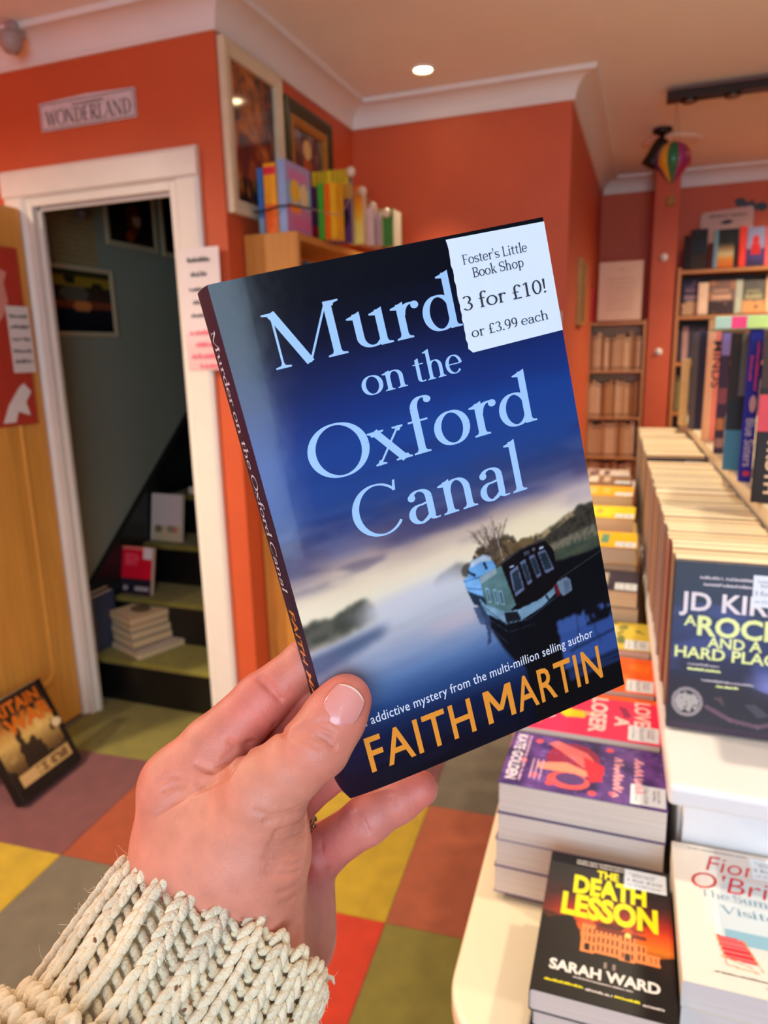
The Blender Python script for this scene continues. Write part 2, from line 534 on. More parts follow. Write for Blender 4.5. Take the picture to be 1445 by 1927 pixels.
def letters(name, geo, material, parent, lift=0.00006, zf=None, xf=None):
    """flat lettering laid on a printed face; xf maps (x,y,z) of the face to the thing's own axes"""
    co, f = geo[0], geo[1]
    z = np.full(len(co), lift)
    if len(geo) > 2:
        z = z + (geo[2] % 97) * 2.0e-6
    if zf is not None:
        z = z + zf(co[:, 0], co[:, 1])
    p = np.column_stack([co, z])
    if xf is not None:
        M = np.array(xf); p = p @ M[:3, :3].T + M[:3, 3]
    # keep every letter face turned to the reader
    ff = []
    for q in f:
        a = co[list(q)]
        ar = np.sum(a[:, 0] * np.roll(a[:, 1], -1) - np.roll(a[:, 0], -1) * a[:, 1])
        ff.append(q if ar >= 0 else tuple(reversed(q)))
    o = mesh(name, p, ff, material, parent)
    if 'writing' in name or 'small' in name or 'yellow_l' in name or 'script' in name:
        o['kind'] = 'stuff'      # strokes too small to pick apart
    return o
def join_geo(*gs):
    V, Fc, L = [], [], []
    n = 0; lay = 0
    for g in gs:
        V.append(g[0]); Fc += [tuple(i + n for i in q) for q in g[1]]
        l = g[2] if len(g) > 2 else np.zeros(len(g[0]), int)
        L.append(l + lay); lay += (int(l.max()) + 1) if len(l) else 0
        n += len(g[0])
    return np.vstack(V), Fc, np.concatenate(L)
def fit_serif(txt, x0, x1, y, cap, **kw):
    co, f, l = serif_text(txt, **kw)
    k = (x1 - x0) / (co[:, 0].max() - co[:, 0].min())
    return np.stack([x0 + (co[:, 0] - co[:, 0].min()) * k, y + co[:, 1] * cap], -1), f, l
def scrawl(lines, seed=0):
    """illegible written lines: list of (x0,x1,y,height,width)"""
    r = np.random.default_rng(seed)
    V, Fc = [], []
    for (x0, x1, y, h, wd) in lines:
        n = max(6, int((x1 - x0) / h * 5))
        xs = np.linspace(x0, x1, n)
        ys = y + h * (0.5 + 0.5 * np.sin(np.arange(n) * 2.1 + r.random() * 6)) * (0.55 + 0.45 * r.random(n))
        gap = r.random(n) < 0.12
        for i in range(n - 1):
            if gap[i]:
                continue
            p, q = np.array([xs[i], ys[i]]), np.array([xs[i + 1], ys[i + 1]])
            d = (q - p) / (np.linalg.norm(q - p) + 1e-9); nn = np.array([-d[1], d[0]]) * wd / 2
            k = len(V); V += [p - nn, q - nn, q + nn, p + nn]; Fc.append((k, k + 1, k + 2, k + 3))
    return np.array(V), Fc, np.arange(len(V)) // 4
# ================================================================== the room
ZC = 2.50           # ceiling
YD, XC, YA, XS, YF = 2.12, -1.30, 3.22, -0.34, 5.17   # door wall, alcove side, alcove back, chimney side, far wall
M_RED = mat('terracotta_paint', (206, 88, 47), rough=0.55, var=0.05, scale=6, bump=0.08, bscale=260)
M_CEIL = mat('ceiling_paint', (246, 241, 237), rough=0.8, var=0.03, scale=3, bump=0.05, bscale=150)
M_WHITE = mat('white_gloss_paint', (235, 226, 214), rough=0.35, var=0.03, scale=12, bump=0.03, bscale=80)
M_COVE = mat('coving_plaster', (236, 226, 219), rough=0.7, var=0.02, scale=8, bump=0.04, bscale=120)
M_STAIRWALL = mat('sage_grey_paint', (146, 148, 128), rough=0.7, var=0.07, scale=2.5, bump=0.06, bscale=200)
M_BLACK = mat('black_gloss_paint', (16, 14, 13), rough=0.35, var=0.2, scale=15, bump=0.05, bscale=60)
M_PINE = mat('varnished_pine', (201, 138, 62), rough=0.38, var=0.16, scale=5, stretch=(14, 14, 0.9), bump=0.06, bscale=14)
M_SHELFWOOD = mat('warm_shelf_wood', (186, 118, 52), rough=0.42, var=0.16, scale=5, stretch=(1.2, 14, 14), bump=0.05, bscale=12)
M_OAK = mat('oak_veneer', (226, 158, 70), rough=0.42, var=0.12, scale=4, stretch=(12, 12, 0.8), bump=0.05, bscale=12)

# walls ---------------------------------------------------------------
def wall(name, x0, x1, y0, y1, z0, z1, m=M_RED):
    return struct(box(name, x0, x1, y0, y1, z0, z1, m))
DX0, DX1, DZ = -2.11, -1.48, 1.995      # door opening
wl = MB()
WT = .045       # thin partition
wl.box(-3.70, DX0, YD, YD + WT, 0, ZC); wl.box(DX0, DX1, YD, YD + WT, DZ, ZC); wl.box(DX1, XC, YD, YD + WT, 0, ZC)
struct(wl.build('wall_left', M_RED))
wall('wall_alcove_side', XC - .10, XC, YD + WT, YA, 0, ZC)
wall('wall_alcove_back', XC - .10, XS, YA, YA + .10, 0, ZC)
wall('wall_chimney_side', XS - .10, XS, YA + .10, YF, 0, ZC)
wall('wall_far', XS - .10, 2.70, YF, YF + .10, 0, ZC)
wall('wall_right', 2.60, 2.70, -2.5, YF, 0, ZC, mat('dark_unseen_wall', (74, 78, 86), rough=.7, var=.05, scale=4))  # unseen wall coloured dark to cut red bounce and reflection on the held book
wall('wall_entry_side', -3.80, -3.70, -2.5, YD + .10, 0, ZC)
wb = MB()
wb.box(-3.70, -0.40, -2.50, -2.40, 0, ZC); wb.box(2.10, 2.60, -2.50, -2.40, 0, ZC)
wb.box(-0.40, 2.10, -2.50, -2.40, 0, 0.62); wb.box(-0.40, 2.10, -2.50, -2.40, 2.42, ZC)
struct(wb.build('wall_back', M_RED))
wf = MB()
for x in (-0.40, 0.42, 1.24, 2.06):
    wf.box(x, x + .04, -2.47, -2.42, .62, 2.42)
wf.box(-.36, 2.06, -2.47, -2.42, .62, .67); wf.box(-.36, 2.06, -2.47, -2.42, 2.37, 2.42)
win = struct(wf.build('window_1', M_WHITE))
struct(box('wall_pier', -0.012, 0.128, 4.86, YF, 0, ZC, M_RED))
struct(box('ceiling', -3.8, 2.7, -2.5, YF + .1, ZC, ZC + .08, M_CEIL))

# stairwell shell -----------------------------------------------------
SX0, SX1 = -2.25, -1.40
struct(box('wall_stair_return', SX0, DX0 - .03, YD + WT, YD + WT + .005, 0, 4.2, M_STAIRWALL))
struct(box('wall_stair_left', SX0 - .08, SX0, YD + WT, 5.2, 0, 4.2, M_STAIRWALL))
struct(box('wall_stair_right', SX1, SX1 + .02, YD + WT, 5.2, 0, 4.2, M_STAIRWALL))
struct(box('wall_stair_end', SX0, SX1, 5.1, 5.2, 0, 4.2, M_STAIRWALL))
struct(box('ceiling_stair', SX0, SX1, YD + WT, 5.2, 4.2, 4.25, M_STAIRWALL))
struct(box('wall_stair_front', SX0, SX1, YD + .005, YD + WT, ZC, 4.2, M_STAIRWALL))

# coving --------------------------------------------------------------
path = [(-3.70, YD), (XC, YD), (XC, YA), (XS, YA), (XS, YF), (2.60, YF)]
def off(i, d):
    x, y = path[i]
    return (x, y - d) if i in (0, 5) else (x + d, y - d)
prof = [(0, -.092), (.010, -.092), (.012, -.083)] + [(.082 - .068 * math.cos(math.radians(a)), -.083 + .066 * math.sin(math.radians(a))) for a in range(0, 91, 10)] + [(.096, -.017), (.098, -.004), (.098, 0), (0, 0)]
for i in range(5):
    v, f = [], []
    n = len(prof)
    for e in (i, i + 1):
        for d, z in prof:
            x, y = off(e, d); v.append((x, y, ZC + z))
    f = [(k, (k + 1) % n, n + (k + 1) % n, n + k) for k in range(n)]
    struct(mesh('trim_%d' % (i + 1), v, f, M_COVE))

# door frame: lining and architrave ------------------------------------
fr = MB()
fr.box(DX0 - .008, DX0 + .022, YD - .008, YD + WT + .006, 0, DZ + .008); fr.box(DX1 - .022, DX1 + .008, YD - .008, YD + WT + .006, 0, DZ + .008); fr.box(DX0 + .0225, DX1 - .0225, YD - .008, YD + WT + .006, DZ - .024, DZ + .008)
fr.box(DX0 + .022, DX0 + .034, YD + .018, YD + .032, 0, DZ - .02); fr.box(DX1 - .034, DX1 - .022, YD + .018, YD + .032, 0, DZ - .02); fr.box(DX0 + .02, DX1 - .02, YD + .018, YD + .032, DZ - .036, DZ - .02)
struct(fr.build('trim_6', M_WHITE, bevel=.0015))
ar = MB()
aw = .095
for (a, b) in ((DX1 + .004, DX1 + aw), ):
    ar.prism([(a, YD - .012), (a + .01, YD - .022), (b - .012, YD - .022), (b, YD - .014), (b, YD), (a, YD)], 0, DZ + .0035)
ar.prism([(DX0 - aw, YD - .014), (DX0 - aw + .012, YD - .022), (DX0 - .014, YD - .022), (DX0 - .004, YD - .012), (DX0 - .004, YD), (DX0 - aw, YD)], 0, DZ + .0035)
ar.prism([(YD - .012, DZ + .004), (YD - .022, DZ + .014), (YD - .022, DZ + aw - .008), (YD - .014, DZ + aw + .004), (YD, DZ + aw + .004), (YD, DZ + .004)], DX0 - aw, DX1 + aw, axis=0)
struct(ar.build('trim_7', M_WHITE))

# the open oak door, swung back into the shop ---------------------------
door = MB()
DY1 = YD - .03; DXF = DX0 - .016
door.box(DXF - .038, DXF, DY1 - .66, DY1, .012, DZ - .03)
d1 = struct(door.build('door_1', M_OAK, bevel=.002))
# pressed panel moulding with rounded corners
def rounded(y0, y1, z0, z1, r, n=6):
    p = []
    for cx, cy, a0 in ((y1 - r, z1 - r, 0), (y0 + r, z1 - r, 90), (y0 + r, z0 + r, 180), (y1 - r, z0 + r, 270)):
        for k in range(n + 1):
            a = math.radians(a0 + 90 * k / n); p.append((cx + r * math.cos(a), cy + r * math.sin(a)))
    return p
def panel(y0, y1, z0, z1):
    loops = [(0, 0.0003), (.004, .006), (.012, .007), (.022, .002), (.034, .0028), (.075, .007)]
    v, f = [], []
    for ins, hh in loops:
        for a, b in rounded(y0 + ins, y1 - ins, z0 + ins, z1 - ins, .05):
            v.append((DXF + hh, a, b))
    n = len(v) // len(loops)
    for i in range(len(loops) - 1):
        for k in range(n):
            f.append((i * n + k, i * n + (k + 1) % n, (i + 1) * n + (k + 1) % n, (i + 1) * n + k))
    f.append(tuple((len(loops) - 1) * n + k for k in range(n)))
    mesh('door_panel', v, f, M_OAK, d1, smooth=False)
panel(DY1 - .56, DY1 - .105, .20, 1.86)

# carpet tiles ----------------------------------------------------------
fl = struct(box('floor', -3.75, 2.65, -2.45, 5.2, -.06, -.012, mat('floor_screed', (70, 60, 52), rough=.9, var=.1)))
CT = dict(y=(160, 130, 8), t=(146, 72, 41), r=(176, 42, 2), o=(112, 101, 32), g=(94, 84, 68), m=(98, 50, 51), u=(136, 55, 12))
tile_me = {}
ang = math.atan2(.064, 1.018)
ex = np.array([math.cos(ang), math.sin(ang)]); ey = np.array([-ex[1], ex[0]])
P2 = np.array([-.560, 1.454]); TS = .503
known = {(-3, 0): 'm', (-2, 0): 'u', (-1, 0): 'y', (0, 0): 't', (-3, -1): 'y', (-2, -1): 'g', (-1, -1): 'r', (0, -1): 'o',
         (-3, 1): 'o', (-2, 1): 'o', (-1, 1): 'm', (0, 1): 'g', (-4, 1): 'g', (-4, 0): 'm', (-4, -1): 'o', (-3, -2): 'o', (-2, -2): 'm', (-1, -2): 'y', (1, -1): 'y', (1, 0): 'm'}
tr = random.Random(5)
for i in range(-7, 8):
    for j in range(-9, 8):
        c = P2 + ex * (i + .5) * TS + ey * (j + .5) * TS
        if not (-3.7 < c[0] < 2.55 and -2.35 < c[1] < 5.1):
            continue
        if c[1] > 2.25 and c[0] < -1.55:
            continue
        if c[1] > 3.4 and c[0] < -.6:
            continue
        k = known.get((i, j)) or tr.choice('ytrogmu')
        if k not in tile_me:
            hs = TS / 2 - .0006
            q = MB().box(-hs, hs, -hs, hs, -.011, 0)
            o = q.build('carpet_tile', mat('carpet_' + k, CT[k], rough=.95, var=.16, scale=16, bump=.5, bscale=420, sheen=.15), fl, bevel=.0015, seg=1)
            tile_me[k] = o.data
        else:
            o = obj('carpet_tile', tile_me[k], fl)
        o.location = (c[0], c[1], 0); o.rotation_euler = (0, 0, ang)

# stairs ------------------------------------------------------------------
M_TREAD = mat('olive_stair_carpet', (122, 112, 38), rough=.95, var=.14, scale=25, bump=.4, bscale=400, sheen=.1)
st = struct(thing('stairs_1', None, None)); st['label'] = 'black staircase with olive carpeted treads rising behind the doorway'
RISE, GO, SY0 = .193, .220, 2.245
for k in range(12):
    z = RISE * (k + 1); y = SY0 + GO * k
    box('riser', SX0, SX1, y, y + .02, RISE * k, z - .012, M_BLACK, st)
    tq = MB().prism([(y - .006, z - .024), (y - .014, z - .016), (y - .014, z - .006), (y - .006, z), (y + GO + .02, z), (y + GO + .02, z - .024)], SX0 + .034, SX1, axis=0)
    tq.build('tread', M_TREAD, st)
sg = MB().prism([(2.225, 0), (2.235, .40), (2.30, .46), (5.0, .575 + .81 * 2.74 - .10), (5.0, .3)], SX0, SX0 + .032, axis=0)
sg.build('stringer', M_BLACK, st)

# pine bookcase along the alcove side -------------------------------------
BX1, BY0, BY1, BZ = -1.097, 2.215, 3.20, 1.83
bc = thing('bookcase', 'pine bookcase against the alcove side wall, mostly behind the raised paperback', 'bookcase', (XC + .004, BY0, 0))
dpt = BX1 - XC - .004; ln = BY1 - BY0
box('side_panel', 0, dpt, 0, .022, 0, BZ, M_PINE, bc, bevel=.002)
box('side_panel', 0, dpt, ln - .022, ln, 0, BZ, M_PINE, bc, bevel=.002)
box('top_board', 0, dpt - .004, .022, ln - .022, BZ - .026, BZ - .002, M_PINE, bc, bevel=.002)
box('back_panel', 0, .008, .022, ln - .022, .05, BZ - .026, M_PINE, bc)
for z in (.08, .42, .76, 1.10, 1.46):
    box('shelf', .008, dpt - .01, .022, ln - .022, z, z + .02, M_PINE, bc, bevel=.002)
box('plinth', 0, dpt - .02, .022, ln - .022, 0, .075, M_PINE, bc)

# tall pine bookcase on the far wall ---------------------------------------
RX0, RX1, RYF = .142, 1.25, 4.93
rb = thing('bookcase', 'tall wooden bookcase against the far red wall, right of the pier', 'bookcase', (RX0, RYF, 0))
wd_ = RX1 - RX0; dp_ = YF - .004 - RYF
RSH = [.06, .40, .72, 1.025, 1.335, 1.618, 1.888]
box('side_panel', 0, .022, 0, dp_, 0, 1.905, M_SHELFWOOD, rb, bevel=.002)
box('side_panel', wd_ - .022, wd_, 0, dp_, 0, 1.905, M_SHELFWOOD, rb, bevel=.002)
box('back_panel', .022, wd_ - .022, dp_ - .008, dp_, .06, 1.888, mat('dark_back', (60, 34, 16), rough=.6, var=.2, scale=8), rb)
for z in RSH:
    box('shelf', .022, wd_ - .022, .002, dp_ - .008, z - .022, z, M_SHELFWOOD, rb, bevel=.002)
box('plinth', .022, wd_ - .022, .02, .04, 0, .038, M_SHELFWOOD, rb)

# narrow rack in the recess ---------------------------------------------------
KX0, KX1, KY0, KY1 = -.345, -.022, 4.56, 4.74
rk = thing('book_rack', 'narrow wooden rack of pale spines in the dark red recess', 'rack', (KX0, KY0, 0))
kw, kd = KX1 - KX0, KY1 - KY0
KSH = [.53, .775, 1.02, 1.30, 1.58]
M_RACK = mat('rack_wood', (196, 138, 84), rough=.45, var=.14, scale=6, stretch=(1.5, 12, 12))
for x in (0, kw - .012):
    box('side_panel', x, x + .012, .0, kd, .50, 1.592, M_RACK, rk, bevel=.001)
box('back_panel', .012, kw - .012, kd - .006, kd, .50, 1.59, M_RACK, rk)
for z in KSH:
    box('shelf', .0125, kw - .0125, 0, kd - .006, z - .012, z, M_RACK, rk, bevel=.001)
for a in (-1, 1):
    q = MB().tube([(kw / 2 - a * kw * .40, .03, .505), (kw / 2 + a * kw * .40, .03, .03)], .013, 6)
    q.build('cross_leg', M_RACK, rk)
    q = MB().tube([(kw / 2 - a * kw * .40, kd - .03, .505), (kw / 2 + a * kw * .40, kd - .03, .03)], .013, 6)
    q.build('cross_leg', M_RACK, rk)
for a in (0, kw - .04):
    box('foot', a, a + .04, 0, kd, 0, .035, M_RACK, rk, bevel=.003)

# display table with stepped tiers ----------------------------------------------
M_TABLE = mat('cream_laminate', (238, 222, 190), rough=.32, var=.02, scale=6, bump=.02, bscale=60)
M_TIER = mat('white_tier_paint', (238, 236, 232), rough=.38, var=.02, scale=8, bump=.02, bscale=70)
ZT = .737
tb = thing('display_table', 'cream display table with rounded front corner and book piles', 'table', (0, 0, 0))
tp = []
for k in range(13):
    a = math.radians(180 + 90 * k / 12); tp.append((-.055 + .118 * math.cos(a), .665 + .105 * math.sin(a)))
tp += [(1.25, .56), (1.25, 2.80), (-.255, 2.80)]
q = MB().prism(tp, ZT - .030, ZT)
q.build('table_top', M_TABLE, tb, bevel=.006, seg=3)
for (x, y) in ((.02, .72), (1.12, .72), (-.05, 2.66), (1.12, 2.66)):
    box('leg', x, x + .05, y, y + .05, 0, ZT - .03, M_TABLE, tb, bevel=.004)
box('apron', .05, 1.14, .735, .755, ZT - .11, ZT - .03, M_TABLE, tb)
IS = -.040   # the island runs a touch askew: x shift per metre of depth
def isl(y):
    return IS * (y - .95)
def skew_box(name, x0, x1, y0, y1, z0, z1, m, parent, bevel=.0):
    v = []
    for z in (z0, z1):
        v += [(x0 + isl(y0), y0, z), (x1 + isl(y0), y0, z), (x1 + isl(y1), y1, z), (x0 + isl(y1), y1, z)]
    return MB().add(v, [(0, 3, 2, 1), (4, 5, 6, 7), (0, 1, 5, 4), (1, 2, 6, 5), (2, 3, 7, 6), (3, 0, 4, 7)]).build(name, m, parent, bevel=bevel, seg=3)
tu = thing('step_riser', 'low white step on the table carrying the long row of paperbacks', 'riser', (0, 0, 0))
skew_box('step_board', .036, .172, .735, 2.62, .950, .975, M_TIER, tu, .006)
skew_box('step_front', .060, .172, .800, .815, ZT, .949, M_TIER, tu, .002)
skew_box('step_side', .056, .066, .817, 2.6, ZT, .949, M_TIER, tu, .002)
tu = thing('tall_riser', 'taller cream topped riser carrying the upright hardbacks', 'riser', (0, 0, 0))
skew_box('top_board', .1735, .62, .806, 2.62, 1.180, 1.205, M_TABLE, tu, .004)
skew_box('top_front', .178, .60, .815, .83, ZT, 1.179, M_TIER, tu, .002)
skew_box('top_side', .178, .190, .832, 2.6, ZT, 1.179, M_TIER, tu, .002)
# ================================================================== lamps and things on the walls
M_PAPER = mat('white_paper', (238, 228, 224), rough=.7, var=.02, scale=30)
M_INK = mat('black_ink', (28, 26, 28), rough=.6, var=.05, scale=50)
M_BLACKMETAL = mat('black_metal', (14, 12, 12), rough=.4, var=.1, scale=40)
M_PRINT = print_mat('art_print', rough=.5)
M_PRINTG = print_mat('glossy_cover_print', rough=.42, spec=.35)

def frame_mat(o, x, y):
    x = Vector(x).normalized(); y = Vector(y).normalized(); z = x.cross(y)
    M = Matrix.Identity(4)
    for i in range(3):
        M[i][0], M[i][1], M[i][2], M[i][3] = x[i], y[i], z[i], float(o[i])
    return M
def facing_x(o):      # face turned to +X
    return frame_mat(o, (0, 1, 0), (0, 0, 1))
def facing_y(o):      # face turned to -Y
    return frame_mat(o, (1, 0, 0), (0, 0, 1))

# downlights ---------------------------------------------------------------
M_LENS = mat('lit_lens', (255, 226, 180), emit=26.0)
M_RING = mat('white_enamel', (240, 232, 222), rough=.3)
WARM = (1.0, .86, .63)
def downlight(x, y, label, power, group=None, beam=112):
    t = thing('downlight', label, 'ceiling light', (x, y, ZC), group=group)
    MB().lathe([(.046, -.0005), (.046, -.006), (.040, -.008), (.034, -.004), (.033, -.0005)], 28).build('trim_ring', M_RING, t, smooth=True)
    MB().lathe([(.0, -.003), (.020, -.0035), (.0325, -.0015), (.0325, -.0005)], 28).build('lens', M_LENS, t, smooth=True)
    l = bpy.data.lights.new('downlight_beam', 'SPOT')
    l.energy = power; l.color = WARM; l.spot_size = math.radians(beam); l.spot_blend = .9; l.shadow_soft_size = .035
    o = bpy.data.objects.new('beam', l); COL.objects.link(o); o.parent = t; o.location = (0, 0, -.03)
    return t
downlight(-.875, 2.92, 'glowing round recessed downlight in the ceiling over the alcove', 60, beam=66)
WHERE = {(.12, 2.15): 'over the upright hardbacks', (-.95, 1.15): 'over the carpet before the pine bookcase', (.62, .85): 'over the near end of the table', (-.95, -.9): 'behind the photographer on the left', (.75, -.9): 'behind the photographer on the right', (-2.5, .75): 'added to brighten the door wall', (-2.5, -.5): 'added at the far left for the door wall', (1.2, 4.3): 'before the tall far bookcase', (.66, 3.85): 'added to brighten the narrow rack'}  # both left lamps and the rack lamp are added to brighten those areas
for x, y, p, bm_ in ((.12, 2.15, 56, 112), (-.95, 1.15, 40, 112), (.62, .85, 42, 112), (-.95, -.9, 5, 112), (.75, -.9, 3, 112), (-2.5, .75, 190, 166), (-2.5, -.5, 140, 166), (1.2, 4.3, 120, 160), (.66, 3.85, 46, 120)):
    downlight(x, y, 'recessed ceiling downlight %s, out of view' % WHERE[(x, y)], p, 'downlights beyond the view', beam=bm_)
downlight(-1.52, 2.75, 'unseen downlight added over the upper stairs to brighten the stairwell', 230, beam=140).location.z = 4.2  # no lamp known up here; added to light the stairwell

# Wonderland plate ----------------------------------------------------------
pl = thing('wall_sign', 'white metal plate lettered Wonderland above the doorway', 'sign', matrix=facing_y((-2.004, YD - .001, 2.204)))
MB().prism([(0, 0), (.397, 0), (.397, .088), (.20, .095), (0, .088)], 0, .004).build('plate', mat('sign_white', (214, 200, 200), rough=.45, var=.1, scale=40), pl)
bd = MB()
for a, b, c, d in ((.004, .393, .004, .0065), (.004, .393, .0815, .084), (.004, .0065, .004, .084), (.3905, .393, .004, .084)):
    bd.box(a, b, c, d, .004, .0044)
bd.build('border', M_INK, pl)
letters('lettering', fit_serif('WONDERLAND', .022, .378, .014, .046, thick=.15, thin=.05, serif=.09), M_INK, pl, lift=.0044)
letters('small_lettering', scrawl([(.14, .27, .066, .009, .0022)], 3), M_INK, pl, lift=.0044)

# framed pictures -----------------------------------------------------------
def picture(name, label, M, w_, h_, bars, art, fn, n=60, glass=True):
    """bars: list of (width, height, material) from outside inwards"""
    t = thing(name, label, 'picture', matrix=M)
    ins = 0
    for bw, bh, bm_, bn in bars:
        v, f = [], []
        for d, z in ((0, 0), (0, bh), (bw * .3, bh * 1.12), (bw, bh * .8), (bw, 0)):
            a = ins + d
            v += [(a, a, z), (w_ - a, a, z), (w_ - a, h_ - a, z), (a, h_ - a, z)]
        for k in range(4):
            for e in range(4):
                f.append((k * 4 + e, k * 4 + (e + 1) % 4, (k + 1) * 4 + (e + 1) % 4, (k + 1) * 4 + e))
        mesh(bn, v, f, bm_, t)
        ins += bw
    mesh('backing', [(0, 0, .0004), (w_, 0, .0004), (w_, h_, .0004), (0, h_, .0004)], [(0, 1, 2, 3)], mat('card', (120, 100, 80)), t)
    sheet('art_print', np.linspace(ins, w_ - ins, n), np.linspace(ins, h_ - ins, int(n * h_ / w_)), lambda U, V: fn((U - ins) / (w_ - 2 * ins), (V - ins) / (h_ - 2 * ins)),
          print_mat('glazed_print', rough=.08, spec=.6) if glass else M_PRINT, t, zf=lambda U, V: U * 0 + .004, smooth=False)
    return t
M_CREAMFR = mat('cream_frame', (226, 206, 172), rough=.4, var=.05, scale=20)
M_GREENFR = mat('dark_green_frame', (48, 52, 22), rough=.35, var=.15, scale=25)
M_GOLD = mat('gilt', (176, 122, 50), rough=.45, metal=.25, var=.2, scale=50)
def art_autumn(U, V):
    n = vnoise(U, V, .22, .14, 3); n2 = vnoise(U, V, .1, .16, 9)
    im = ramp(n, [(.2, (40, 26, 30)), (.42, (96, 44, 26)), (.55, (168, 86, 34)), (.7, (206, 128, 60)), (.9, (120, 90, 80))])
    put(im, (n2 > .58), (46, 34, 44), .7); put(im, np.hypot((U - .5) / .35, (V - .72) / .22) < 1, (196, 116, 56), .45)
    put(im, np.hypot((U - .45) / .3, (V - .3) / .2) < 1, (110, 40, 40), .5); put(im, np.hypot((U - .6) / .2, (V - .1) / .1) < 1, (40, 44, 34), .7)
    return im
picture('framed_picture', 'cream framed autumn coloured print nearest the doorway corner', facing_x((XC + .001, 2.132, 1.888)), .385, .512, [(.046, .022, M_CREAMFR, 'frame')], None, art_autumn)
def art_figure(U, V):
    im = ramp(V, [(0, (120, 40, 30)), (.35, (150, 60, 36)), (.6, (80, 60, 56)), (1, (150, 130, 120))])
    put(im, vnoise(U, V, .2, .3, 5) > .55, (60, 48, 50), .7)
    put(im, np.hypot((U - .5) / .14, (V - .80) / .12) < 1, (226, 196, 130)); put(im, (np.abs(U - .5) < .12 + .25 * (0.7 - V)) & (V < .68) & (V > .1), (190, 90, 40), .8)
    put(im, (np.abs(U - .48) < .06) & (V < .45), (230, 170, 70), .8); put(im, (np.abs(U - .25) < .1) & (V < .5), (190, 50, 50), .7)
    return im
picture('framed_picture', 'green and gilt framed figure painting above the bright books', facing_x((XC + .001, 2.530, 1.90)), .415, .452, [(.048, .024, M_GREENFR, 'frame'), (.030, .020, M_GOLD, 'inner_frame')], None, art_figure)
# pictures in the stairwell
def rX(p0, p1, X):
    a, b = onX(*p0, X), onX(*p1, X)
    return min(a[1], b[1]), max(a[1], b[1]), min(a[2], b[2]), max(a[2], b[2])
def art_dark(U, V):
    im = ramp(V, [(0, (40, 18, 12)), (.5, (22, 12, 12)), (1, (18, 10, 10))])
    put(im, np.hypot((U - .55) / .16, (V - .45) / .32) < 1, (110, 40, 24), .7); put(im, np.hypot((U - .62) / .09, (V - .42) / .1) < 1, (220, 170, 130), .8); put(im, np.hypot((U - .45) / .1, (V - .12) / .1) < 1, (190, 70, 30), .7)
    return im
def art_harbour(U, V):
    im = ramp(V, [(0, (18, 20, 30)), (.35, (32, 30, 40)), (.5, (70, 50, 40)), (.8, (50, 44, 30)), (1, (60, 56, 30))])
    put(im, (V > .72) & (V < .9) & (vnoise(U, V, .2, .1, 4) > .45), (168, 136, 40), .9); put(im, (V > .36) & (V < .48), (190, 84, 40), .6 ); put(im, np.hypot((U - .45) / .2, (V - .62) / .14) < 1, (110, 106, 90), .8)
    put(im, np.hypot((U - .55) / .12, (V - .42) / .1) < 1, (240, 150, 80), .8)
    return im
M_MOUNT = mat('pale_mount', (196, 178, 140), rough=.7, var=.04)
y0, y1, z0, z1 = rX((207, 470), (288, 362), SX0)
picture('framed_picture', 'small dark picture with a red glow on the stairwell wall', facing_x((SX0 + .001, y0 - .02, z0 + .02)), y1 - y0 + .01, z1 - z0 - .01, [(.022, .010, M_MOUNT, 'frame')], None, art_dark, 30)
y0, y1, z0, z1 = rX((306, 482), (345, 360), SX0)
picture('framed_picture', 'black picture half hidden by the right door post on the stairwell wall', facing_x((SX0 + .001, y0, z0)), .26, z1 - z0, [(.022, .010, M_MOUNT, 'frame')], None, lambda U, V: art_dark(U, V) * .5, 30)
y0, y1, z0, z1 = rX((78, 632), (207, 500), SX0)
picture('framed_picture', 'wide harbour scene in pale mount, lowest on the stairwell wall', facing_x((SX0 + .001, 2.245, z0 + .0)), y1 - 2.245, z1 - z0 - .02, [(.020, .010, M_MOUNT, 'frame')], None, art_harbour, 40)
y0, y1, z0, z1 = rX((104, 492), (172, 385), SX0)
nt_ = thing('pinned_notice', 'tall parchment notice at top left of the stairwell wall', 'notice', matrix=facing_x((SX0 + .001, y0 - .01, z0)))
MB().box(0, y1 - y0 + .01, 0, z1 - z0, 0, .002).build('sheet', mat('parchment', (164, 140, 92), rough=.8, var=.12, scale=20), nt_)
letters('writing', scrawl([(.02, y1 - y0 - .01, z, .008, .0016) for z in np.arange(.03, z1 - z0 - .07, .022)], 8), mat('faded_ink', (120, 100, 66)), nt_, lift=.0025)
sx = onX(140, 400, SX0)
so = thing('hanging_ornament', 'small grey ornament hung over the parchment notice', 'ornament', (SX0 + .004, sx[1], sx[2] - .03))
MB().lathe([(.0, 0), (.020, .008), (.030, .028), (.020, .05), (.006, .058), (.003, .085), (0, .09)], 14).build('bell', mat('grey_pewter', (110, 98, 96), rough=.45), so, smooth=True).location = (.032, 0, 0)

# papers ---------------------------------------------------------------------
ps = thing('paper_sign', 'handwritten paper sign with pink lower half on the right door post', 'sign', matrix=facing_y((-1.472, YD - .0235, 1.392)))
sheet('sheet', np.linspace(0, .150, 16), np.linspace(0, .392, 40), lambda U, V: ramp(V + .01 * np.sin(U * 40), [(0, (240, 190, 190)), (.09, (238, 200, 200)), (.14, (236, 222, 222)), (.4, (238, 228, 226))]), M_PRINT, ps, zf=lambda U, V: .001 + .002 * np.sin(V * 9))
letters('black_writing', scrawl([(.03, .115, .345, .018, .004), (.035, .10, .300, .018, .004), (.03, .125, .255, .016, .0035), (.04, .11, .213, .016, .0035), (.03, .09, .172, .016, .0035)], 4), M_INK, ps, lift=.0045)
letters('pink_writing', scrawl([(.02, .13, .115, .02, .006), (.04, .13, .075, .02, .006), (.02, .12, .038, .02, .006), (.05, .13, .008, .015, .005)], 5), mat('pink_marker', (240, 110, 130), rough=.6), ps, lift=.0045)
XP = DXF + .0085
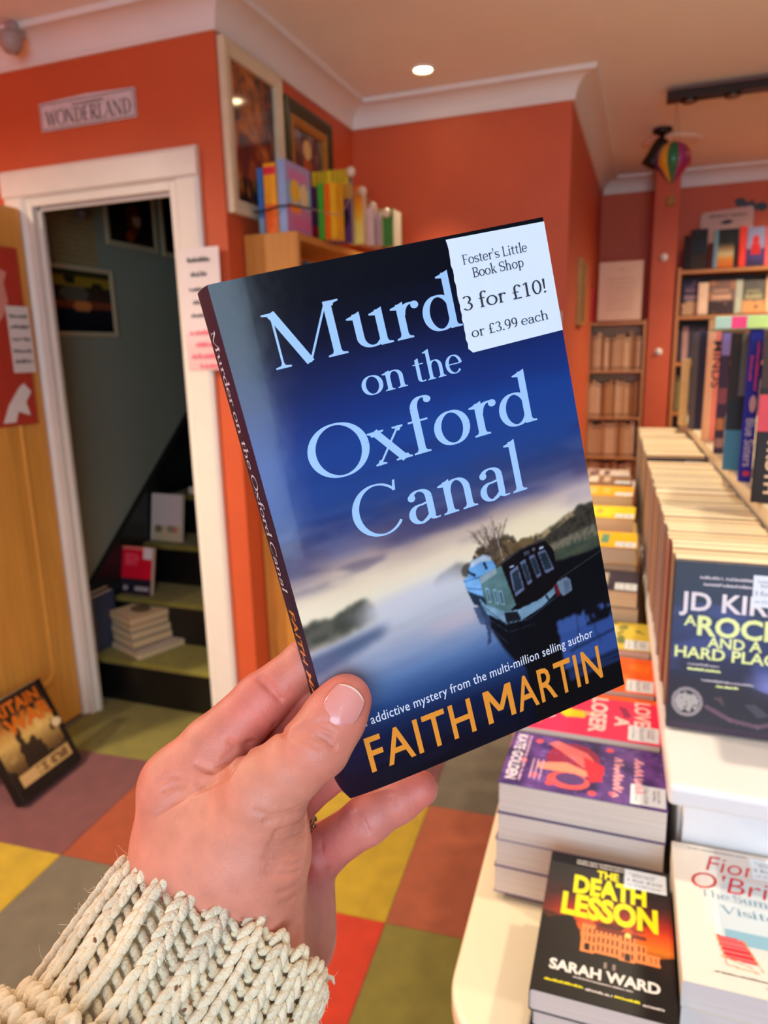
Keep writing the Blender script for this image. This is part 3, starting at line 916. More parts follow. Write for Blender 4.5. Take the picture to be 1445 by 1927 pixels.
yb0, yb1 = onX(0, 640, XP)[1] - .10, onX(52, 640, XP)[1]
zb1, zb0 = onX(20, 466, XP)[2], onX(40, 800, XP)[2]
po = thing('door_poster', 'red poster with white leaping shapes on the oak door', 'poster', matrix=facing_x((XP, yb0, zb0)))
pw, ph = yb1 - yb0, zb1 - zb0
MB().box(0, pw, 0, ph, 0, .0012).build('sheet', mat('red_poster_paper', (190, 58, 40), rough=.6, var=.06), po)
arrow = [(.55, .02), (.62, .08), (.86, .05), (.80, .13), (.93, .19), (.80, .24), (.70, .22), (.45, .12), (.30, .02)]
letters('white_figure', (np.array([(a * pw, b * ph) for a, b in arrow]), [tuple(range(len(arrow)))]), M_PAPER, po, lift=.0016)
blob = [(.40, .56), (.58, .62), (.70, .70), (.66, .80), (.74, .86), (.60, .88), (.48, .80), (.30, .72), (.20, .60)]
letters('pink_figure', (np.array([(a * pw, b * ph) for a, b in blob]), [tuple(range(len(blob)))]), mat('poster_pink', (226, 150, 136), rough=.6), po, lift=.0016)
XQ = XP + .003
a, b = onX(10, 575, XQ), onX(72, 700, XQ)
pn = thing('paper_sign', 'small white handwritten note stuck over the red door poster', 'sign', matrix=facing_x((XQ, a[1], b[2])))
nw, nh = b[1] - a[1] - .01, a[2] - b[2]
MB().box(0, nw, 0, nh, 0, .001).build('sheet', M_PAPER, pn)
letters('writing', scrawl([(nw * .1, nw * .9, nh * f_, nh * .07, .004) for f_ in (.82, .66, .48, .30, .14)], 12), M_INK, pn, lift=.0016)

# small fittings ---------------------------------------------------------------
sw = thing('light_switch', 'pale switch plate on the alcove wall near its right corner', 'switch', matrix=facing_y((-.405, YA - .001, 1.515)))
MB().box(0, .05, 0, .075, 0, .008).build('plate', mat('switch_white', (198, 190, 170), rough=.4), sw, bevel=.002)
MB().box(.018, .032, .026, .049, .008, .012).build('rocker', mat('switch_rocker', (214, 206, 188), rough=.35), sw, bevel=.001)
picture('framed_picture', 'narrow gilt frame seen edge on along the chimney side wall', facing_x((XS + .001, 3.66, 1.545)), .24, .31, [(.02, .022, M_GOLD, 'frame')], None, art_dark, 12)
for zz, lb in ((1.965, 'upper small white round hook on the red pier'), (1.405, 'lower small white round hook on the red pier')):
    hk = thing('wall_hook', lb, 'hook', (.058, 4.859, zz), rot=(math.pi / 2, 0, 0))
    MB().lathe([(0, .016), (.010, .015), (.016, .008), (.018, 0)], 14).build('knob', M_RING, hk, smooth=True)
    MB().lathe([(.021, .003), (.021, 0)], 14).add([(.021 * math.cos(k * math.pi / 7), .021 * math.sin(k * math.pi / 7), .003) for k in range(14)], [tuple(range(14))]).build('base', M_RING, hk)
pr = thing('motion_sensor', 'grey motion sensor by the coving at the top left', 'sensor', tuple(onY(20, 80, 2.0)))
MB().lathe([(0, -.034), (.022, -.028), (.034, -.010), (.036, .012), (.030, .03), (0, .034)], 18).build('dome', mat('sensor_grey', (172, 150, 142), rough=.5), pr, smooth=True)
MB().box(-.02, .02, .0, .05, .02, .06).build('bracket', mat('sensor_grey', (172, 150, 142)), pr, bevel=.004)

# ceiling fittings on the right -----------------------------------------------
a = onZ(1254, 194, 2.445)
tk = thing('spotlight_bar', 'dark ceiling bar with a row of unlit round spotlights', 'light', (float(a[0]), float(a[1]), 0))
MB().box(0, 1.0, -.035, .035, 2.447, 2.482).build('bar', mat('bronze_bar', (44, 26, 20), rough=.35, metal=.4), tk, bevel=.003)
MB().box(.4, .5, -.02, .02, 2.482, 2.4995).build('mount', M_BLACKMETAL, tk)
for k in range(6):
    c = MB().lathe([(.030, 2.4475), (.032, 2.437), (.028, 2.437), (.024, 2.4475)], 16); c.build('spot_ring', M_BLACKMETAL, tk, smooth=True).location = (.09 + k * .165, 0, 0)
    c = MB().lathe([(0, 2.4365), (.012, 2.4375), (.0275, 2.443)], 16); c.build('bulb', mat('unlit_bulb', (150, 120, 104), rough=.2), tk, smooth=True).location = (.09 + k * .165, 0, 0)
YB = float(a[1])
b = onY(1266, 302, YB - .03)
bl = thing('hot_air_balloon', 'striped toy hot air balloon hung from the spotlight bar', 'ornament', (float(b[0]), float(b[1]), float(b[2])))
bl.scale = (.78, .78, .78)
stripes = [(168, 40, 60), (90, 50, 110), (34, 40, 90), (200, 120, 30), (20, 110, 50), (180, 40, 70), (60, 40, 100), (206, 140, 40), (24, 100, 60), (150, 40, 90)]
pf = [(.002, .094)] + [(.092 * math.sin(math.radians(a_)), .094 * math.cos(math.radians(a_))) for a_ in range(12, 111, 12)] + [(.066, -.052), (.040, -.086), (.020, -.108), (.018, -.112)]
for k, c in enumerate(stripes):
    v, f = [], []
    for r_, z_ in pf:
        for e in range(5):
            th = 2 * math.pi * (k + e / 4 - 1.05) / len(stripes)
            g = 1 + .05 * math.sin(math.pi * e / 4)
            v.append((r_ * g * math.cos(th), r_ * g * math.sin(th), z_))
    for i in range(len(pf) - 1):
        for e in range(4):
            f.append((i * 5 + e, (i + 1) * 5 + e, (i + 1) * 5 + e + 1, i * 5 + e + 1))
    mesh('gore', v, f, mat('balloon_%d' % k, c, rough=.3, var=.05), bl, smooth=True)
cd = MB()
for k in range(4):
    th = math.pi / 4 + k * math.pi / 2
    cd.tube([(.018 * math.cos(th), .018 * math.sin(th), -.11), (.022 * math.cos(th), .022 * math.sin(th), -.190)], .0012, 5)
cd.build('rigging', mat('jute', (150, 110, 60)), bl)
MB().lathe([(0, -.232), (.022, -.232), (.027, -.19), (.024, -.19), (.020, -.226), (0, -.226)], 14).build('basket', mat('wicker', (150, 104, 50), rough=.8, var=.2, scale=60), bl, smooth=True)
MB().tube([(0, 0, .094), (.0, .038, (2.448 - float(b[2])) / .78)], .0015, 5).build('cord', mat('jute', (150, 110, 60)), bl)
MB().tube([(.03, 0, .086), (.004, .038, (2.448 - float(b[2])) / .78)], .0012, 5).build('cord', mat('jute', (150, 110, 60)), bl)
c = onZ(1247, 246, 2.49)
sp = thing('spotlight', 'black adjustable ceiling spotlight behind the toy balloon', 'light', (float(c[0]), float(c[1]), ZC))
MB().lathe([(0, -.001), (.045, -.001), (.048, -.016), (.018, -.030), (.010, -.034), (.010, -.085), (0, -.085)], 16).build('base', M_BLACKMETAL, sp, smooth=True)
q = MB().lathe([(0, 0), (.026, .002), (.036, .02), (.046, .11), (.050, .135), (.044, .135), (.036, .12), (0, .10)], 16)
q.build('lamp_head', M_BLACKMETAL, sp, smooth=True, xf=Matrix.Translation((-.005, 0, -.075)) @ Matrix.Rotation(math.radians(205), 4, 'Y') @ Matrix.Translation((0, 0, -.03)))
d = (onZ(1212, 269, ZC) + onZ(1318, 262, ZC)) / 2
rz = thing('ceiling_rose', 'flat white round disc on the ceiling behind the toy balloon', 'ceiling light', (float(d[0]), float(d[1]), ZC))
MB().lathe([(0, -.014), (.08, -.0135), (.135, -.011), (.150, -.005), (.150, -.0005)], 32).build('disc', mat('opal', (244, 224, 206), rough=.4), rz, smooth=True)
bt = thing('bat_decoration', 'black bat cutout on the far red wall above the shelf sign', 'decoration', matrix=facing_y(onY(1412, 388, YF - .002)) @ Matrix.Rotation(math.radians(-16), 4, 'Z'))
hb = [(0, -.030), (.014, -.012), (.035, -.022), (.05, -.006), (.07, -.018), (.10, .012), (.082, .03), (.055, .036), (.03, .018), (.012, .020), (.008, .034)]
MB().prism(hb + [(-x_, y_) for x_, y_ in reversed(hb[1:])], 0, .006).build('cutout', M_BLACKMETAL, bt)
wsg = thing('shelf_sign', 'pinkish white sign propped behind books atop the far bookcase', 'sign', matrix=frame_mat((.262, YF - .03, 1.895), (1, 0, .0), (0, .05, 1)))
MB().prism([(0, 0), (.30, 0), (.30, .355), (.286, .372), (.02, .352), (0, .335)], 0, .006).build('board', mat('pinkish_card', (214, 176, 164), rough=.7, var=.05), wsg)
letters('writing', scrawl([(.05, .17, .318, .02, .006), (.17, .26, .318, .018, .005)], 21), mat('grey_ink', (120, 96, 90)), wsg, lift=.0066)
letters('black_mark', (np.array([(.11, .282), (.15, .274), (.19, .284), (.17, .300), (.14, .298)]), [(0, 1, 2, 3, 4)]), M_INK, wsg, lift=.0066)
# ================================================================== books
M_STICK = mat('sticker_paper', (228, 236, 244), rough=.45, var=.01, scale=30)
M_STINK = mat('sticker_ink', (44, 44, 50), rough=.5)
BOOKS = {}
def cover_mat(col, rough=.45):
    return mat('cover_%d_%d_%d' % tuple(col), tuple(col), rough=rough, var=.10, scale=18, spec=.3)
def page(col=(226, 208, 178)):
    return page_mat('pages_%d_%d_%d' % tuple(col), tuple(col), 2)
def book(name, label, W, H, T, M, cov, pages=(226, 208, 178), group=None, ct=.0007, inset=.0012, spine=None, front=None, res=1.6, fine=None, zup=0.0):
    """local x: spine to fore-edge, y: tail to head, z: back to front"""
    t = thing(name, label, 'book', matrix=M, group=group)
    c = ct
    r = min(T * .12, .002)
    outer = [(W, 0), (r, 0), (0, r), (0, T - r), (r, T), (W, T)]
    inner = [(W, T - c), (c + r, T - c), (c, T - c - r), (c, c + r), (c + r, c), (W, c)]
    prof_ = outer + inner
    v = [(x, 0, z) for x, z in prof_] + [(x, H, z) for x, z in prof_]
    n = 12
    f = [(i, (i + 1) % n, n + (i + 1) % n, n + i) for i in range(n)]
    for k in range(5):
        f.append((k, 11 - k, 10 - k, k + 1)); f.append((n + k, n + k + 1, n + 10 - k, n + 11 - k))
    mesh('cover', v, [tuple(reversed(q)) for q in f], cov if not isinstance(cov, tuple) else cover_mat(cov), t)
    i = inset
    MB().box(c * 1.02, W - i, i, H - i, c * 1.02, T - c * 1.02).build('pages', page(pages), t)
    if front is not None:
        sheet('front_print', np.linspace(.0004, W - .0002, int(W * 1000 / res) + 2), np.linspace(.0002, H - .0002, int(H * 1000 / res) + 2),
              lambda U, V: front(U * 129 / W, V * 198 / H), fine or M_PRINTG, t, zf=lambda U, V: U * 0 + T + .00008, smooth=False)
    if spine is not None:
        # a printed panel on the spine
        for (y0_, y1_, col) in spine:
            mesh('spine_print', [(-.00012, y0_ * H, T - r), (-.00012, y0_ * H, r), (-.00012, y1_ * H, r), (-.00012, y1_ * H, T - r)], [(0, 3, 2, 1)], cover_mat(col), t)
    return t
def flatM(x, y, z):          # lying, head away from the camera
    return frame_mat((x, y, z), (1, IS * -1 * 0, 0), (0, 1, 0))
def sideM(x, y, z, a=0.0):   # lying, head to the right, fore-edge to the camera; x,y = far left corner
    return frame_mat((x, y, z), (math.sin(a), -math.cos(a), 0), (math.cos(a), math.sin(a), 0))
def spineM(x, y, z, tilt=0.0):  # standing, spine to -Y, thickness along +X
    return frame_mat((x, y, z), (0, 1, 0), (math.sin(tilt), 0, math.cos(tilt)))
def mmtext(parent, geo, col, T, k=.001, lift=.00022, name='lettering', rough=.4):
    co = geo[0] * k
    g = (co,) + tuple(geo[1:])
    return letters(name, g, cover_mat(col, rough) if isinstance(col, tuple) else col, parent, lift=lift + T)
def shear(geo, s):
    co = geo[0].copy(); y0_ = co[:, 1].min(); co[:, 0] += s * (co[:, 1] - y0_); return (co,) + tuple(geo[1:])
def sticker(parent, u0, v0, w_, h_, T, k=.001, zf=None, fine=False, lift=.00025, name='price_sticker'):
    """white price sticker with the shop's lettering; in cover millimetres"""
    n = 24 if fine else 2
    rr = np.random.default_rng(4)
    vs = np.linspace(0, h_, n)
    jag = (rr.random(n) * .55 - .2) if fine else np.zeros(n)
    jag[0] += 1.4 * fine
    V = []; Fc = []
    for i in range(n):
        V.append((u0 + jag[i], v0 + vs[i])); V.append((u0 + w_, v0 + vs[i] - (.4 if i == n - 1 else 0)))
    Fc = [(2 * i, 2 * i + 1, 2 * i + 3, 2 * i + 2) for i in range(n - 1)]
    if zf is None:
        co = np.array(V) * k
        s_ = mesh(name, np.column_stack([co, np.full(len(co), T + lift)]), Fc, M_STICK, parent)
    else:
        co = np.array(V); s_ = mesh(name, np.column_stack([co * k, zf(co[:, 0] * k, co[:, 1] * k) + T + lift]), Fc, M_STICK, parent)
    a = w_ / 42.0; b = h_ / 42.0
    kw = dict(thick=.115, thin=.06, serif=.06)
    g = join_geo(fit_serif("Foster's Little", u0 + 5 * a, u0 + 32.5 * a, v0 + 32 * b, 3.6 * b, **kw), fit_serif('Book Shop', u0 + 8 * a, u0 + 29.8 * a, v0 + 26.8 * b, 3.6 * b, **kw),
                 fit_serif('3 for £10!', u0 + 1.4 * a, u0 + 37.6 * a, v0 + 15.6 * b, 5.3 * b, **kw), fit_serif('or £3.99 each', u0 + 2.6 * a, u0 + 36.4 * a, v0 + 5.4 * b, 3.7 * b, **kw))
    co = g[0] * k
    letters('sticker_lettering', (co, g[1], g[2]), M_STINK, s_, lift=T + lift + .00007, zf=zf)
    return s_
def sc_geo(g, sx_, sy_):
    return (g[0] * np.array([sx_, sy_]),) + tuple(g[1:])
_ONES = ['', 'first', 'second', 'third', 'fourth', 'fifth', 'sixth', 'seventh', 'eighth', 'ninth', 'tenth', 'eleventh', 'twelfth', 'thirteenth', 'fourteenth', 'fifteenth', 'sixteenth', 'seventeenth', 'eighteenth', 'nineteenth']
def nth(n):
    if n < 20: return _ONES[n]
    t_, o_ = divmod(n, 10)
    return {2: 'twentieth', 3: 'thirtieth', 4: 'fortieth'}[t_] if o_ == 0 else {2: 'twenty-', 3: 'thirty-', 4: 'forty-'}[t_] + _ONES[o_]
GREYPAGE = (222, 206, 190)

# --- the face-up thriller in front ----------------------------------------------------
def art_death(U, V):
    im = ramp(V, [(0, (14, 10, 8)), (45, (26, 16, 10)), (62, (70, 30, 12)), (80, (226, 120, 30)), (96, (226, 84, 24)), (112, (170, 36, 22)), (132, (84, 30, 26)), (150, (40, 28, 28)), (198, (14, 12, 14))])
    n = vnoise(U, V, 40, 14, 31); put(im, sstep(.5, .7, n) * (V > 85), (30, 16, 18), .75)
    put(im, sstep(0, 1, (30 - U) / 30) * (V > 100) * (V < 140), (50, 26, 30), .6)
    put(im, V < 58 + 10 * vnoise(U, V * 0, 14, 9, 3) , (20, 14, 10))
    tri = inpoly(U, V, [(2, 52), (8, 92), (12, 96), (22, 100), (30, 106), (40, 84), (44, 60)]); put(im, tri, (24, 14, 10))
    put(im, inpoly(U, V, [(0, 40), (0, 100), (8, 92), (14, 60)]), (20, 12, 8)); put(im, inpoly(U, V, [(129, 50), (129, 76), (112, 70), (100, 58)]), (34, 18, 10))
    h = (238, 138, 74)
    for (a, b, c, d) in ((42, 55, 58, 96), (55, 78, 60, 92), (78, 93, 58, 94), (93, 104, 60, 84), (104, 116, 60, 74)):
        put(im, (U > a) & (U < b) & (V > c) & (V < d), h)
        put(im, (U > a) & (U < b) & (V > c) & (V < d) & (((U - a) % 4.4) > 2.7) & (((V - c) % 11) > 4), (90, 34, 20))
    for (cx, a) in ((48, 98), (86, 97)):
        put(im, inpoly(U, V, [(cx - 8, a - 3), (cx, a + 9), (cx + 8, a - 3)]), (196, 84, 44))
    put(im, (U > 55) & (U < 104) & (V > 90) & (V < 95), (120, 44, 30)); put(im, np.hypot(U - 86, V - 92) < 3, (255, 226, 120))
    for cx, cy in ((48, 66), (86, 64)):
        put(im, (np.abs(U - cx) < 2.4) & (np.abs(V - cy) < 4.5), (30, 14, 10))
    put(im, (np.hypot(U - 66, V - 50) < 1.6) | (np.hypot(U - 74, V - 50) < 1.6) | ((np.abs(U - 66) < 1) & (V > 44) & (V < 50)) | ((np.abs(U - 74) < 1) & (V > 44) & (V < 50)), (150, 130, 120))
    return im
T1 = .0245
zt = .848
DB = [('dark thriller paperback with yellow capitals and a burning house, face up in front', 0, 0, 0)]
dl = book('paperback', 'dark thriller paperback with yellow capitals over an orange lit house', .130, .197, T1, frame_mat((-.074, .5605, zt - T1), (1, .015, 0), (-.015, 1, 0)), (22, 16, 14), GREYPAGE, front=art_death, res=.9)
yel = (236, 224, 20)
mmtext(dl, join_geo(fit_text(text_geo('THE', .035), 53, 76, 167, 11.5)), yel, T1)
mmtext(dl, fit_text(text_geo('DEATH', .05), 29, 105, 138, 25), yel, T1)
mmtext(dl, fit_text(text_geo('LESSON', .05), 19, 116, 104, 29), yel, T1)
mmtext(dl, fit_text(text_geo('SARAH WARD', .035), 15, 116, 29, 11.5), (238, 230, 222), T1)
mmtext(dl, scrawl([(30, 84, 188, 3, .9), (30, 84, 183, 3, .9), (38, 92, 24, 2, .6), (50, 74, 13, 3, 1.0), (100, 119, 12, 3, 1.0)], 5), (220, 210, 205), T1, name='small_lettering')
mmtext(dl, scrawl([(12, 48, 14, 3.2, 1.1), (76, 98, 13, 3.2, 1.1)], 6), yel, T1, name='yellow_lettering')
sticker(dl, 82, 161, 44, 30, T1)
z = zt - T1 - .0005
for k, (dx, dy, a_) in enumerate(((.003, .004, .01), (-.001, .001, -.012), (.004, .003, .006), (.0, .005, 0))):
    th = .0215
    book('paperback', 'grey-paged paperback, %s down beneath the yellow-lettered thriller' % nth(k + 1), .130, .197, th, frame_mat((-.074 + dx, .5605 + dy, z - th), (1, a_, 0), (-a_, 1, 0)), (24, 16, 16), GREYPAGE, group='paperbacks under the yellow-lettered thriller')
    z -= th + .0005

# --- the pale seaside pile beside it ---------------------------------------------------
def art_sea(U, V):
    im = ramp(V, [(0, (238, 228, 214)), (40, (236, 226, 214)), (60, (222, 218, 214)), (78, (206, 220, 228)), (150, (214, 224, 228)), (198, (240, 230, 214))])
    put(im, (V > 58) & (V < 76) & (U > 42), (140, 186, 206)); put(im, U < 34, (240, 230, 216)); put(im, (U > 34) & (U < 39) & (V > 58) & (V < 150), (250, 246, 240))
    put(im, inpoly(U, V, [(26, 62), (52, 160), (26, 160)]), (244, 238, 228), .7); put(im, (U > 44) & (V > 150), (214, 200, 196), .6)
    ch = inpoly(U, V, [(34, 66), (58, 64), (68, 36), (40, 38)]); put(im, ch, (214, 44, 50)); put(im, ch & (((U * 1.7) % 4 < 1) & ((V * 1.3) % 4 < 1.2)), (250, 190, 190))
    for p in ((34, 66, 40, 30), (58, 64, 70, 30), (36, 40, 62, 32), (40, 30, 66, 28)):
        put(im, seg(U, V, *p, 1.4), (206, 150, 90))
    put(im, (np.hypot(U - 98, V - 60) < 2.2) | (np.hypot(U - 102, V - 58) < 2.2), (60, 60, 110))
    return im
T2 = .0295
sv = book('paperback', 'pale seaside paperback with red script and a red deckchair', .130, .198, T2, frame_mat((.059, .594, .868 - T2), (1, .02, 0), (-.02, 1, 0)), (232, 222, 204), (222, 212, 202), front=art_sea, res=1.2)
red = (206, 40, 44)
mmtext(sv, shear(fit_text(text_geo('Fiona', -.006), 33, 98, 158, 25), .25), red, T2)
mmtext(sv, shear(fit_text(text_geo("O'Brien", -.006), 14, 122, 128, 25), .25), red, T2)
mmtext(sv, join_geo(fit_serif('The Summer', 24, 118, 116, 10.5), fit_serif('Visitors', 42, 112, 97, 10.5)), (108, 150, 178), T2)
mmtext(sv, scrawl([(28, 112, 18, 3, .7), (70, 116, 11, 3, .6), (16, 78, 190, 3, .6)], 15), (90, 80, 76), T2, name='small_lettering')
sticker(sv, 80, 158, 46, 34, T2)
z = .868 - T2 - .0006
for k, th in enumerate((.0295, .0295, .0295)):
    book('paperback', 'grey-paged paperback, %s down beneath the seaside novel' % nth(k + 1), .130, .198, th, frame_mat((.060 + .002 * (k % 2), .596, z - th), (1, .02, 0), (-.02, 1, 0)), (228, 218, 204), (222, 212, 202), group='paperbacks under the seaside novel')
    z -= th + .0006

# --- piles lying with their heads to the right ------------------------------------------
def art_purple(U, V):
    n = vnoise(U, V, 26, 22, 8)
    im = ramp(n, [(.25, (44, 30, 84)), (.5, (78, 50, 120)), (.7, (110, 70, 150))])
    put(im, np.hypot((U - 52) / 40, (V - 84) / 34) < 1, (150, 36, 74)); put(im, inpoly(U, V, [(10, 60), (30, 100), (60, 118), (78, 112), (60, 92), (34, 66), (20, 48)]), (236, 110, 110))
    put(im, inpoly(U, V, [(70, 40), (60, 76), (76, 110), (88, 100), (84, 70), (84, 44)]), (244, 150, 120)); put(im, np.hypot((U - 100) / 18, (V - 82) / 26) < 1, (240, 90, 90)); put(im, np.hypot((U - 96) / 13, (V - 84) / 18) < 1, (90, 60, 120))
    put(im, inpoly(U, V, [(40, 96), (56, 124), (90, 122), (96, 108), (66, 100)]), (206, 40, 60))
    for cx, cy in ((18, 36), (70, 22), (100, 40), (112, 60), (118, 112), (14, 128), (112, 136)):
        put(im, np.hypot(U - cx, V - cy) < 5, (238, 84, 90))
    put(im, vnoise(U, V, 6, 6, 12) > .72, (150, 130, 210), .5)
    return im
def art_pink(U, V):
    im = np.zeros(U.shape + (3,)) + np.array((244, 44, 92.))
    put(im, U < 14, (250, 96, 20)); put(im, inpoly(U, V, [(58, 60), (72, 58), (84, 70), (80, 96), (62, 96)]), (250, 206, 20)); put(im, inpoly(U, V, [(60, 92), (72, 96), (70, 118), (62, 112)]), (246, 170, 120))
    put(im, inpoly(U, V, [(30, 30), (60, 34), (76, 60), (50, 58), (34, 46)]), (60, 40, 90)); put(im, np.hypot((U - 84) / 8, (V - 46) / 9) < 1, (220, 236, 220)); put(im, (U > 90) & (V < 40) & (U < 112), (250, 120, 60), .8)
    put(im, inpoly(U, V, [(30, 140), (66, 150), (60, 160), (34, 152)]), (150, 30, 80))
    return im
def art_blocks(cols, seed):
    def fn(U, V):
        n = vnoise(U, V, 40, 30, seed)
        im = np.zeros(U.shape + (3,)) + np.array(cols[0], float)
        put(im, V < 60 + 30 * n, cols[1]); put(im, (V > 84) & (V < 112) & (U > 14) & (U < 112), cols[2]); put(im, n > .66, cols[3], .8)
        put(im, (V > 126) & (V < 142) & (U > 20) & (U < 100), cols[2], .8)
        return im
    return fn
def pile(y_far, ztop, n, th, dl_, label, cov, front, under_label, grp, H=.198, W=.130, x0=None, pages=GREYPAGE, stick=True, res=2.4, texts=None, ang_=0.0, tt=None):
    x0 = ((-.150 if ztop < .945 else -.168) if x0 is None else x0) + isl(y_far) * 1.2
    tt = tt or th
    b_ = book('paperback', label, W, H, tt, sideM(x0, y_far, ztop - tt, ang_), cov, pages, front=front, res=res)
    if texts:
        texts(b_, tt)
    if stick:
        sticker(b_, 84, 156, 41, 40, tt)
    z_ = ztop - tt - .0006
    for k in range(n - 1):
        book('paperback', under_label.replace('paperback beneath', 'paperback, %s down beneath' % nth(k + 1)), W, H, th, sideM(x0 + random.uniform(-.003, .003), y_far + random.uniform(-.002, .002), z_ - th, ang_ + random.uniform(-.012, .012)), tuple(int(.55 * a_ + .45 * b_) for a_, b_ in zip(cov, pages)), pages, group=grp)
        z_ -= th + .0006
    return b_
def tx_purple(b_, T):
    mmtext(b_, fit_text(text_geo('KATE GOLDEN', .03), 8, 118, 6, 13), (236, 226, 240), T)
    mmtext(b_, shear(scrawl([(30, 118, 134, 14, 3.2), (20, 96, 158, 15, 3.2)], 9), .2), (244, 170, 180), T, name='script_lettering')
    mmtext(b_, scrawl([(64, 110, 34, 3, 1.2), (64, 110, 40, 3, 1.2), (64, 110, 46, 3, 1.2), (8, 118, 22, 4, 1.2)], 10), (226, 180, 214), T, name='small_lettering')
def tx_pink(b_, T):
    mmtext(b_, fit_text(text_geo('LOSER', .03), 14, 118, 104, 21), (250, 220, 214), T)
    mmtext(b_, fit_text(text_geo('A', .03), 64, 92, 138, 18), (250, 220, 214), T)
    mmtext(b_, fit_text(text_geo('LOVE', .03), 12, 84, 164, 20), (250, 220, 214), T)
pile(.920, .905, 4, .0385, 0, 'thick purple romance paperback with entwined figures, head to the right', (56, 36, 96), art_purple, 'thick grey-paged paperback beneath the purple romance', 'paperbacks under the purple romance', texts=tx_purple, res=1.2, tt=.042)
pile(1.052, .913, 5, .0330, 0, 'hot pink paperback with bold cream capitals behind the purple romance', (240, 44, 92), art_pink, 'grey-paged paperback beneath the hot pink cover', 'paperbacks under the hot pink cover', texts=tx_pink, res=1.6, pages=(226, 206, 180))
pile(1.190, .918, 5, .0345, 0, 'orange edged pink paperback behind the hot pink one', (240, 90, 30), art_blocks([(248, 98, 20), (244, 60, 70), (250, 214, 180), (250, 130, 30)], 4), 'cream-paged paperback beneath the orange cover', 'paperbacks under the orange cover', pages=(226, 206, 180))
pile(1.330, .928, 6, .0300, 0, 'yellow and blue patterned paperback behind the orange one', (70, 80, 120), art_blocks([(226, 200, 70), (70, 90, 140), (236, 226, 180), (90, 110, 70)], 6), 'cream-paged paperback beneath the yellow and blue cover', 'paperbacks under the yellow and blue cover', pages=(226, 206, 180))
pile(1.475, .985, 7, .0335, 0, 'navy paperback with pale sticker on a taller pile', (40, 36, 60), art_blocks([(44, 40, 62), (60, 46, 70), (226, 210, 190), (80, 60, 70)], 7), 'cream-paged paperback beneath the navy cover', 'paperbacks under the navy cover', pages=(222, 196, 162))
pile(1.620, 1.030, 8, .0350, 0, 'golden paperback with a teal band on the middle pile', (250, 176, 20), art_blocks([(252, 190, 20), (250, 150, 20), (60, 150, 150), (252, 206, 60)], 8), 'cream-paged paperback beneath the teal banded cover', 'paperbacks under the teal banded cover', pages=(224, 200, 164))
pile(1.780, 1.055, 8, .0375, 0, 'lemon yellow paperback on the fifth pile back', (248, 206, 30), art_blocks([(250, 214, 40), (246, 200, 150), (250, 224, 60), (190, 120, 110)], 9), 'cream-paged paperback beneath the lemon cover', 'paperbacks under the lemon cover', pages=(224, 200, 164))
pile(1.940, 1.075, 8, .0395, 0, 'amber paperback on a pile near the far table end', (250, 170, 30), art_blocks([(252, 180, 40), (246, 160, 60), (250, 200, 110), (252, 196, 60)], 10), 'cream-paged paperback beneath the amber cover', 'paperbacks under the amber cover', pages=(220, 190, 150))
pile(2.110, 1.075, 8, .0395, 0, 'brown paperback on the last pile but one', (150, 104, 70), art_blocks([(150, 110, 80), (120, 84, 60), (226, 210, 190), (90, 70, 60)], 11), 'cream-paged paperback beneath the brown cover', 'paperbacks under the brown cover', pages=(210, 176, 136))
pile(2.280, 1.065, 8, .0390, 0, 'plum and cream paperback on the farthest pile', (96, 60, 70), art_blocks([(226, 206, 186), (96, 60, 76), (90, 60, 70), (170, 140, 130)], 12), 'cream-paged paperback beneath the plum and cream cover', 'paperbacks under the plum and cream cover', pages=(210, 176, 136))

# --- leaning row on the step ---------------------------------------------------------------
LEAN = 0.0
def art_jd(U, V):
    im = ramp(V, [(0, (30, 22, 30)), (40, (34, 28, 40)), (80, (38, 36, 66)), (120, (44, 54, 100)), (150, (40, 46, 70)), (198, (40, 46, 58))])
    n = vnoise(U, V, 34, 20, 14); put(im, sstep(.45, .75, n) * (V > 70) * (V < 150), (70, 84, 150), .6)
    put(im, sstep(0, 1, 1 - np.hypot((U - 112) / 40, (V - 62) / 26)), (140, 150, 226), .85); put(im, (V < 66 - .3 * U + 20) & (V < 60), (40, 32, 40), .75)
    for p in ((44, 30, 70, 18), (70, 18, 100, 14), (100, 14, 129, 24)):
        put(im, seg(U, V, *p, 5), (120, 84, 100), .8)
    put(im, inpoly(U, V, [(84, 38), (100, 24), (112, 28), (96, 40)]), (90, 90, 96), .6); put(im, inpoly(U, V, [(50, 42), (64, 32), (60, 44)]), (110, 80, 80), .6); put(im, V < 8, (70, 40, 60), .6)
    r_ = np.hypot(U - 22, V - 33); put(im, r_ < 17.5, (150, 138, 138)); put(im, r_ < 13.5, (24, 20, 22)); put(im, (r_ < 13) & (np.abs(V - 33 - 2 * np.sin(U * .7)) < 10.5) & (vnoise(U, V, 3, 3, 5) > .30), (176, 168, 160))
    return im
cols = [(146, 92, 48), (38, 40, 84), (150, 120, 70), (120, 60, 40), (70, 46, 76), (176, 66, 40), (110, 70, 60), (60, 44, 60), (150, 96, 60), (44, 50, 96), (170, 150, 120), (96, 40, 44), (120, 84, 110), (84, 70, 60)]
def leanM(y_, z_, dx=0.0, lean=LEAN, x=.0405):
    return frame_mat((x + isl(y_) + dx, y_, z_), (1, 0, 0), (0, math.sin(lean), math.cos(lean)))
BW, BH, BT = .128, .205, .0215
yy = .893
cl, sl = math.cos(LEAN), math.sin(LEAN)
